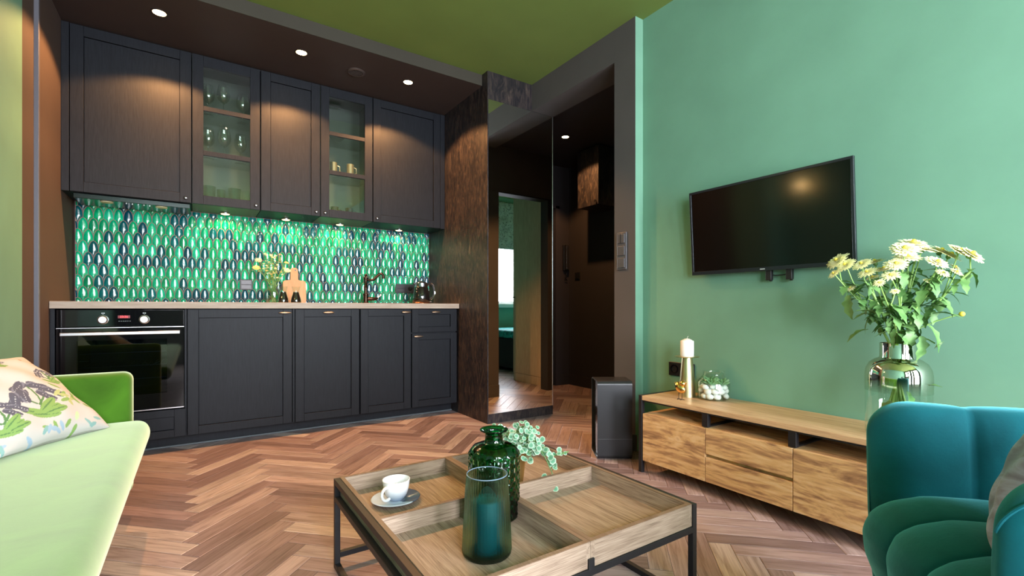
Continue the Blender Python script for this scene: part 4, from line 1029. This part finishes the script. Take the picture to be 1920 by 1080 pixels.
# cup and saucer
t = thing('saucer', 'blue-grey and white glazed saucer under the cup on the coffee table', 'saucer', (.545, 1.500, TZ))
m = MB(); m.lathe([(0,.002),(.030,.002),(.034,0),(.040,.003),(.070,.011),(.0735,.015),(.0715,.0165),(.040,.0085),(.030,.006),(0,.006)], (0,0,0), 56)
m.v = [(x*1.08, y*1.0, z) for x, y, z in m.v]
m.col = [((.07,.10,.15) if (x*.9+y*.35) > .0 and z > .004 else (.66,.76,.86)) for x, y, z in m.v]
m.build('saucer', M['glaze'], t)
del m
t2 = thing('coffee_cup', 'white cup shading to grey-blue, standing on the saucer', 'cup', (.548, 1.505, TZ+.006))
m = MB(); pr = [(0,0),(.020,0),(.026,.003),(.036,.020),(.041,.040),(.0445,.066),(.0425,.0665),(.039,.040),(.034,.021),(.024,.006),(0,.005)]
m.lathe(pr, (0,0,0), 56); 
# flatten the list of tones: grey-blue at the foot, white at the rim
def tone(z): 
    k = max(0, min(1, (z-.008)/.034)); return tuple(a*(1-k)+b_*k for a, b_ in zip((.20,.27,.36), (.88,.90,.92)))
m.col = [tone(z) for x, y, z in m.v]; m.build('body', M['glaze'], t2)
hp = [(-.036,.0,.048),(-.052,0,.056),(-.068,0,.050),(-.074,0,.034),(-.064,0,.018),(-.048,0,.011),(-.030,0,.014)]
ang = R(200-180+12)
hq = [(x*cos(ang), x*sin(ang), z) for x, y, z in hp]
MB().tube(hq, [.006,.0058,.005,.005,.005,.0055,.006], 12).build('handle', M['white'], t2, sub=1)

# dark green bottle vase
t = thing('bottle_vase', 'dark green bubbled glass bottle with a flared lip, on the coffee table', 'bottle', (.757, 1.232, TZ))
def bubble(a, z):
    if not (.010 < z < .197): return 1
    row = int(z/.0132); ph = (row % 2)*.5
    return 1 + .055*max(0, sin(a*20 + ph*2*pi))*max(0, sin(pi*(z/.0132 - row)))
pz = [(.0,.002),(.068,.0),(.074,.004)] + [(.0758, .008+.0022*i) for i in range(86)] + [(.074,.202),(.064,.214),(.046,.221),(.031,.224),(.0275,.229),(.0275,.250),(.030,.256),(.042,.2605),(.0435,.2635),(.041,.266),(.028,.262),(.0245,.255),(.0245,.229),(.043,.2165),(.060,.210),(.0705,.199),(.0735,.190),(.0735,.012),(.070,.007),(0,.007)]
MB().lathe(pz, (0,0,0), 120, fn=bubble).build('glass', M['greenglass'], t, angle=80)

# ribbed hurricane glass and candle
t = thing('hurricane_glass', 'ribbed olive-teal glass cylinder around the teal candle, nearest on the coffee table', 'candle glass', (.627, 1.055, TZ))
rib = lambda a, z: 1 + (.034*(abs(sin(a*24))-.5) if z > .01 else 0)
MB().lathe([(0,0),(.058,0),(.0625,.004),(.0635,.012),(.0615,.06),(.0585,.12),(.0555,.17),(.0525,.205)], (0,0,0), 240, fn=rib).lathe([(.0525,.205),(.0512,.2055),(.050,.204),(.053,.17),(.056,.12),(.059,.06),(.060,.012),(0,.006)], (0,0,0), 88).build('ribbed_glass', M['ribbed'], t, angle=80)
MB().lathe([(.0520,.2040),(.0532,.2046),(.0532,.2060),(.0520,.2066),(.0508,.2060),(.0508,.2046),(.0520,.2040)], (0,0,0), 64).build('rim', mat('pale blue glass rim', (.16,.24,.32), .1, spec=.8), t)
t = thing('pillar_candle', 'teal pillar candle inside the ribbed glass', 'candle', (.630, 1.060, TZ+.0062))
MB().lathe([(0,0),(.036,0),(.037,.003),(.037,.125),(.034,.131),(.029,.130),(.010,.126),(0,.125)], (0,0,0), 40).build('wax', M['tealwax'], t)
MB().tube([(0,0,.124),(.001,0,.136)], .0012, 6).build('wick', M['black'], t)

# ivy in a gold pot
ix, iy = .968, 1.425
t = thing('potted_ivy', 'trailing variegated ivy in a slim gold pot, behind the green bottle', 'potted plant', (ix, iy, TZ))
MB().lathe([(0,0),(.026,0),(.027,.003),(.040,.112),(.0385,.1125),(.036,.108),(0,.104)], (0,0,0), 40).build('pot', M['gold'] if False else mat('matt gold pot', (.60,.42,.16), .38, .9), t)
random.seed(3)
lv = MB(); lv.col = []; vn = MB()
def ivy_leaf(p, nrm, d, s_):
    nrm = Vector(nrm).normalized(); d = Vector(d); d = (d - nrm*d.dot(nrm)).normalized(); sd = nrm.cross(d); p = Vector(p)
    n_ = 28; pts = [tuple(p + d*s_*.5 - nrm*s_*.06)]; cols = [(.10,.28,.15)]
    for ring, rr in ((0,.62), (1,1.0)):
        for k in range(n_):
            a = 2*pi*k/n_; r_ = s_*.55*rr*(1+.06*cos(a*7))*(1-.25*max(0, -cos(a))**6)
            pts.append(tuple(p + d*(s_*.5 + r_*cos(a)) + sd*(r_*sin(a)) - nrm*(.10*r_*(rr**2)*abs(sin(a)) )))
            cols.append((.14,.36,.22) if ring == 0 else (.60,.72,.56))
    fs = [(0, 1+k, 1+(k+1) % n_) for k in range(n_)] + [(1+k, 1+n_+k, 1+n_+(k+1) % n_, 1+(k+1) % n_) for k in range(n_)]
    lv.add(pts, fs, True); lv.col += cols
def vine(q, n, spread=.02, smin=.018, smax=.030):
    pp = [Vector(a) for a in q]; L = []
    for i in range(len(pp)-1):
        for k in range(6): L.append(pp[i] + (pp[i+1]-pp[i])*(k/6))
    L.append(pp[-1]); vn.tube(L, .0018, 5)
    for k in range(n):
        j = int((k+.5)/n*(len(L)-1)); o_ = Vector((random.uniform(-1,1), random.uniform(-1,1), random.uniform(-.6,1)))*spread
        c = L[j] + o_; vn.tube([L[j], c], .0010, 4)
        ivy_leaf(c, (-.45+random.uniform(-.5,.5), -.65+random.uniform(-.5,.5), .6+random.uniform(-.4,.4)), (random.uniform(-1,1), random.uniform(-.5,.5), random.uniform(-.9,.3)), random.uniform(smin, smax))
T0 = Vector((0,0,.108))
sr = Vector((.83,-.556,0)); fr_ = Vector((-.556,-.83,0))  # sideways and toward the room
def V(s_, f_, z): return T0*0 + sr*s_ + fr_*f_ + Vector((0,0,z))
vine([T0, V(.03,.01,.155), V(.07,.03,.150), V(.105,.05,.105), V(.130,.06,.050), V(.150,.07,.010)], 26, .018, .016, .026)
vine([T0, V(.04,-.01,.150), V(.085,.0,.135), V(.12,.02,.10), V(.165,.03,.112), V(.190,.03,.122)], 17, .012, .010, .019)
vine([T0, V(.02,.02,.165), V(.055,.03,.170), V(.085,.03,.140), V(.10,.03,.11)], 30, .024, .014, .023)
vine([T0, V(.0,.0,.175), V(.025,.0,.205), V(.055,.0,.190)], 28, .026, .012, .021)
vine([T0, V(-.03,.0,.17), V(-.06,.0,.195), V(-.08,0,.19)], 22, .022, .012, .020)
vine([T0, V(-.03,.01,.14), V(-.07,.02,.13), V(-.10,.02,.12)], 16, .018, .012, .019)
vine([T0, V(.03,.03,.14), V(.05,.045,.12), V(.06,.05,.09)], 22, .022, .014, .022)
vine([T0, V(.0,-.03,.16), V(.02,-.06,.15), V(.02,-.08,.12)], 16, .02, .012, .021)
for k in range(60): 
    ivy_leaf(V(random.uniform(-.05,.08), random.uniform(-.04,.05), random.uniform(.115,.19)), (-.4+random.uniform(-.5,.5), -.6+random.uniform(-.5,.5), .6), (random.uniform(-1,1), random.uniform(-1,1), random.uniform(-.6,.4)), random.uniform(.013,.023))
vn.build('vines', M['leaf'], t); lv.build('leaves', M['ivy'], t)

# ------------------------------------------------------------------ sofa
def rbox(x0, x1, y0, y1, z0, z1, r, nb=5, puff=0, n=22):
    """rounded block with gently puffed faces"""
    m = MB(); cx, cy, cz = (x0+x1)/2, (y0+y1)/2, (z0+z1)/2; hx, hy, hz = (x1-x0)/2, (y1-y0)/2, (z1-z0)/2
    def coordl(h):
        a = [-h + r*(1-cos(pi/2*k/nb)) for k in range(nb)] ; mid = [-(h-r) + 2*(h-r)*k/n for k in range(n+1)]
        return a + mid + [-t_ for t_ in reversed(a)]
    X, Y, Z = coordl(hx), coordl(hy), coordl(hz)
    def proj(x, y, z):
        qx, qy, qz = max(-(hx-r), min(hx-r, x)), max(-(hy-r), min(hy-r, y)), max(-(hz-r), min(hz-r, z))
        d = Vector((x-qx, y-qy, z-qz)); 
        if d.length > 1e-9: d = d.normalized()*r
        p = Vector((qx, qy, qz)) + d
        if puff:
            k = (1-(x/hx)**2)*(1-(y/hy)**2)
            p.z += puff*k*(1 if z > 0 else 0)*(z/hz)
        return (p.x+cx, p.y+cy, p.z+cz)
    def face(A, B, f, flip):
        vs_ = [proj(*f(a, b)) for a in A for b in B]; nb_ = len(B); fs = []
        for i in range(len(A)-1):
            for j in range(nb_-1):
                q = (i*nb_+j, (i+1)*nb_+j, (i+1)*nb_+j+1, i*nb_+j+1); fs.append(q[::-1] if flip else q)
        m.add(vs_, fs, True)
    face(X, Y, lambda a, b: (a, b, hz), False); face(X, Y, lambda a, b: (a, b, -hz), True)
    face(X, Z, lambda a, b: (a, -hy, b), False); face(X, Z, lambda a, b: (a, hy, b), True)
    face(Y, Z, lambda a, b: (hx, a, b), False); face(Y, Z, lambda a, b: (-hx, a, b), True)
    return m
SZ = .42
t = thing('sofa', 'lime green velvet sofa along the left wall', 'sofa', (-.5, 1.3, 0))
rbox(-.93, -.158, -.45, 2.535, .315, SZ, .048, puff=.0).build('seat', M['lime'], t, world=True, angle=80)
rbox(-.93, -.222, 2.54, 2.635, .10, .615, .034).build('armrest', M['lime'], t, world=True, angle=80)
rbox(-.985, -.80, -.45, 2.54, .10, .66, .045).build('backrest', M['lime'], t, world=True, angle=80)
MB().box(-.92, -.36, -.40, 2.53, .10, .314).build('base', M['lime'], t, world=True)
for x, y in ((-.40,2.45),(-.40,-.35),(-.9,2.45),(-.9,-.35)): MB().cyl((x, y, 0), .012, .10, 14, r2=.018).build('leg', M['blackmetal'], t, world=True)

# ------------------------------------------------------------------ pillows
def pillow(w_, h, th, n=60, pinch=.07):
    m = MB()
    def shp(u, v, s_):
        x = u*(w_/2)*(1-pinch*(1-v*v)**1.0*abs(u)); y = v*(h/2)*(1-pinch*(1-u*u)*abs(v))
        k = max(0, (1-u**2))**.45*max(0, (1-v**2))**.45
        z = s_*th/2*k*(1+.03*sin(u*7+v*3)) + .004*sin(u*9)*sin(v*7)
        return (x, y, z)
    m.grid(lambda a, b: shp(2*a-1, 2*b-1, 1), n, n)
    c0 = len(m.v)
    m.add([shp(2*i/(n-1)-1, 2*j/(n-1)-1, -1) for i in range(n) for j in range(n)], [(i*n+j, i*n+j+1, (i+1)*n+j+1, (i+1)*n+j) for i in range(n-1) for j in range(n-1)], True)
    uvs = [(2*i/(n-1)-1, 2*j/(n-1)-1) for i in range(n) for j in range(n)]*2
    return m, uvs
def frame_m(o, xv, yv):
    x = Vector(xv).normalized(); y = Vector(yv); y = (y - x*y.dot(x)).normalized(); z = x.cross(y)
    return Matrix(((x.x, y.x, z.x, o[0]), (x.y, y.y, z.y, o[1]), (x.z, y.z, z.z, o[2]), (0,0,0,1)))
n_ = 190
m, uvs = pillow(.44, .42, .15, n_)
random.seed(21)
ops = []   # botanical print: (kind, cx, cy, angle, length, width, colour)
def blot(cx, cy, a, L, W_, c): ops.append((cx, cy, cos(a), sin(a), L, W_, c))
GR, GR2, LG, DG, YG = (.10,.10,.14), (.20,.20,.26), (.24,.40,.12), (.10,.22,.08), (.46,.50,.22)
def stemline(x0, y0, x1, y1, b_, c=DG):
    for k in range(26):
        t_ = k/25; x = x0+(x1-x0)*t_ + b_*sin(pi*t_); y = y0+(y1-y0)*t_
        blot(x, y, 0, .016, .016, c)
def bell(x, y, a, s_=1.):
    for k in (-.32, 0, .32): blot(x+cos(a)*.07*s_, y+sin(a)*.07*s_, a+k, .12*s_, .042*s_, GR if k else GR2)
    for q in range(5): blot(x+cos(a+.05)*(.03+.035*q)*s_, y+sin(a+.05)*(.03+.035*q)*s_, 0, .009, .009, (.55,.55,.6))
def cluster(ox, oy, s_=1.):
    stemline(ox, oy, ox+.10*s_, oy+.50*s_, .06*s_); stemline(ox+.03*s_, oy+.1*s_, ox+.32*s_, oy+.40*s_, .03*s_); stemline(ox, oy+.12*s_, ox-.16*s_, oy+.36*s_, -.03*s_)
    for dx, dy, a in ((.06,.56,-2.6),(.18,.52,-.5),(.36,.40,-.9),(-.18,.36,-2.2),(.22,.34,-1.1),(-.04,.40,-2.0)): bell(ox+dx*s_, oy+dy*s_, a, 1.35*s_)
    for dx, dy, a, L in ((.10,-.02,.25,.24),(.16,.08,.55,.20),(-.12,-.02,2.7,.20),(.02,-.10,-.25,.22),(.22,-.06,.1,.2)): 
        blot(ox+dx*s_, oy+dy*s_, a, L*s_, .07*s_, LG); blot(ox+dx*s_, oy+dy*s_, a, L*.9*s_, .012*s_, DG)
cluster(-.10, -.52, 1.0); cluster(-.72, -.66, .8); cluster(.60, .10, .55); cluster(-.75, .30, .6); cluster(.05, .62, .45)
for k in range(14):
    x, y, a = random.uniform(.35,.95), random.uniform(-.95,.0), random.uniform(0, 6)
    blot(x, y, a, .10, .035, random.choice((YG, LG, (.55,.72,.45))))
for k in range(10):
    x, y, a = random.uniform(-.9,.9), random.uniform(.72,.96), random.uniform(0, 6); blot(x, y, a, .05, .018, (.45,.28,.18))
for k in range(16):
    x, a = random.uniform(-.95,.95), random.uniform(0, 6); blot(x, random.uniform(-.98,-.84), a, .08, .03, random.choice(((.35,.48,.62), (.25,.45,.45), LG)))
import numpy as np
UV = np.array(uvs[:n_*n_]); C = np.tile(np.array([.60,.575,.56]), (n_*n_, 1))
for cx, cy, ca, sa, L, W_, c in ops:
    dx, dy = UV[:,0]-cx, UV[:,1]-cy; p, q = dx*ca+dy*sa, -dx*sa+dy*ca
    C[(p/L)**2 + (q/W_)**2 < 1] = c
C = C.tolist(); m.col = C + C
A0 = Vector((-.283, 2.385, SZ)); A1 = Vector((-.487, 2.03, SZ)); xd = (A0-A1).normalized(); xd = Vector((xd.x, xd.y, -.02))
yd = Vector((-.27, .158, .262)).normalized()
cen = A0 - xd*.215 + yd*.200 + Vector((-.0, 0, .012))
o = m.build('throw_cushion', M['print'], angle=80); o.matrix_world = frame_m(cen, xd, yd)
tag(o, 'white cushion printed with grey bell flowers and green leaves, on the green sofa', 'cushion')

# ------------------------------------------------------------------ armchair (local: +y forward, +x toward the far arm)
CH = thing('armchair', 'teal velvet channel-tufted barrel armchair at the right', 'armchair', (1.178, .338, 0), R(34.3))
AW, AD, TOPZ = .278, .50, .652
def upath(s_):
    """centre line of the shell: far arm front -> back -> near arm front; returns point and outward normal"""
    Ls = AD - AW*.75; Lc = pi*AW*.90; tot = 2*Ls+Lc; d = s_*tot
    if d < Ls: return (AW, -d), (1, 0)
    if d > tot-Ls: return (-AW, -(tot-d)), (-1, 0)
    a = (d-Ls)/Lc*pi; return (AW*cos(a), -Ls-AW*.75*sin(a)), (cos(a), -sin(a))
NCH = 7
def shell(s0, s1, nseg, capA, capB):
    m = MB()
    def fn(a, b):
        if capA: a = a**1.7
        if capB: a = 1-(1-a)**1.7
        s_ = s0+(s1-s0)*a; (px, py), (nx, ny) = upath(s_); ch = abs(sin(pi*s_*NCH))**.45
        e = 1.0
        if capA and a < .24: e = sqrt(max(0, 1-(1-a/.24)**2))
        if capB and a > .76: e = sqrt(max(0, 1-((a-.76)/.24)**2))
        th_in = (.026+.030*ch)*(.12+.88*e); th_out = .040*(.12+.88*e)
        th = 2*pi*b; top = TOPZ - .075*(1-e) - .008*(1-ch); bot = .19+.02*(1-e)
        hz = (top-bot)/2; cz = (top+bot)/2
        c_, s2 = cos(th), sin(th)
        f = lambda v: (abs(v)**.42)*(1 if v >= 0 else -1)
        off = f(c_); zz = cz + hz*f(s2)
        inset = .035*max(0, -s2)          # narrower towards the floor
        o_ = (off*th_out if off > 0 else off*th_in) - inset
        flare = .03*((zz-.2)/.45)
        return (px+nx*(o_+flare-.02), py+ny*(o_+flare-.02), zz)
    m.grid(fn, nseg, 36, cv=True)
    # close the two ends
    for i, rev in ((0, False), (nseg-1, True)):
        idx = [i*36+k for k in range(36)]; c = Vector((0,0,0))
        for k in idx: c += Vector(m.v[k])
        c /= 36; m.v.append(tuple(c)); ci = len(m.v)-1
        for k in range(36):
            a, b = idx[k], idx[(k+1) % 36]; m.f.append((ci, b, a) if rev else (ci, a, b)); m.sm.append(True); m.mi.append(0)
    return m
shell(0, 2/7, 60, True, False).build('armrest', M['teal'], CH, angle=75)
shell(2/7, 5/7, 100, False, False).build('backrest', M['teal'], CH, angle=75)
shell(5/7, 1, 60, False, True).build('armrest', M['teal'], CH, angle=75)
# stitched piping over the near arm edge
pp = []
for k in range(60):
    a_ = .25+.75*(1-(1-k/59)**1.8); s_ = 5/7+(2/7)*a_; e = sqrt(max(0, 1-((a_-.76)/.24)**2)) if a_ > .76 else 1
    (px, py), (nx, ny) = upath(s_); tz = TOPZ-.075*(1-e)-.010; q = .040*(.12+.88*e)*.72 + .03*((tz-.2)/.45)-.02
    pp.append((px+nx*q, py+ny*q, tz))
MB().tube(pp, .0028, 8).build('piping', M['teal'], CH)
# seat with channels running front to back
def seat(a, b):
    x = (-.5+a)*.45; ch = abs(sin(pi*(a*3.0)))**.5; bul = .030*ch
    prof = [(-.42,.410),(-.30,.438),(-.15,.444),(-.05,.438),(.0,.420),(.028,.400),(.042,.365),(.038,.320),(.022,.275),(-.004,.235),(-.05,.215),(-.42,.215)]
    t_ = b*(len(prof)-1); i = min(len(prof)-2, int(t_)); f = t_-i
    f2 = f
    y = prof[i][0]*(1-f2)+prof[i+1][0]*f2; z = prof[i][1]*(1-f2)+prof[i+1][1]*f2
    dx, dz = prof[min(i+1, len(prof)-1)][0]-prof[max(i-0, 0)][0], prof[min(i+1, len(prof)-1)][1]-prof[i][1]
    k = min(1, b*6)*1.0
    L = math.hypot(dx, dz) or 1; ny, nz = -dz/L, dx/L
    edge = 1-abs(2*a-1)**6
    w_ = 1 if b < .8 else max(.0, (1-b)/.2)
    return (x*(1.0 if b < .3 else 1.0+.05*sin(pi*min(1,(b-.3)/.6))), y-.035+ny*bul*w_, z+nz*bul*w_-.02*(1-edge))
m = MB(); m.grid(seat, 91, 56); m.build('seat', M['teal'], CH, angle=80, sub=1)
for x, y in ((.17,-.06),(-.17,-.06),(.17,-.40),(-.17,-.40)): MB().cyl((x*1.1, y, 0), .010, .20, 14, r2=.017).build('leg', M['blackmetal'], CH)
m, _ = pillow(.33, .33, .12, 50)
m.xf(frame_m((0,0,0), (1,0,0), (0,0,1)))
o = m.build('throw_pillow', noisy('grey streaked satin', [(.32,(.030,.032,.080)),(.45,(.085,.10,.22)),(.55,(.26,.34,.60)),(.66,(.14,.16,.31)),(.78,(.28,.36,.60))], scale=(1.2,1.2,7), nscale=3.0, dist=1.4, rough=.5, sheen=.4), angle=80)
cw = Matrix.Translation((1.178,.338,0)) @ Matrix.Rotation(R(34.3), 4, 'Z')
o.matrix_world = cw @ Matrix.Translation((-.062, -.168, .568)) @ Matrix.Rotation(R(-28), 4, 'Z') @ Matrix.Rotation(R(16), 4, 'X') @ Matrix.Rotation(R(24), 4, 'Y')
tag(o, 'grey and mauve streaked satin pillow on the teal armchair', 'pillow')

# ------------------------------------------------------------------ behind the camera, seen only in reflections
for x0, x1, lab in ((-.98, -.66, 'grey curtain left of the windows behind the camera'), (.47, .88, 'grey curtain between the two windows behind the camera'), (2.02, 2.30, 'grey curtain right of the windows behind the camera')):
    m = MB(); m.grid(lambda a, b: (x0+(x1-x0)*a, WIN_Y+.06+.025*sin(a*40), .02+2.55*b), 60, 3)
    o = m.build('curtain', mat('grey curtain cloth', (.16,.17,.20), .9)); s_ = o.modifiers.new('thickness', 'SOLIDIFY'); s_.thickness = .003
    tag(o, lab, 'curtain', 'grey floor length curtains')
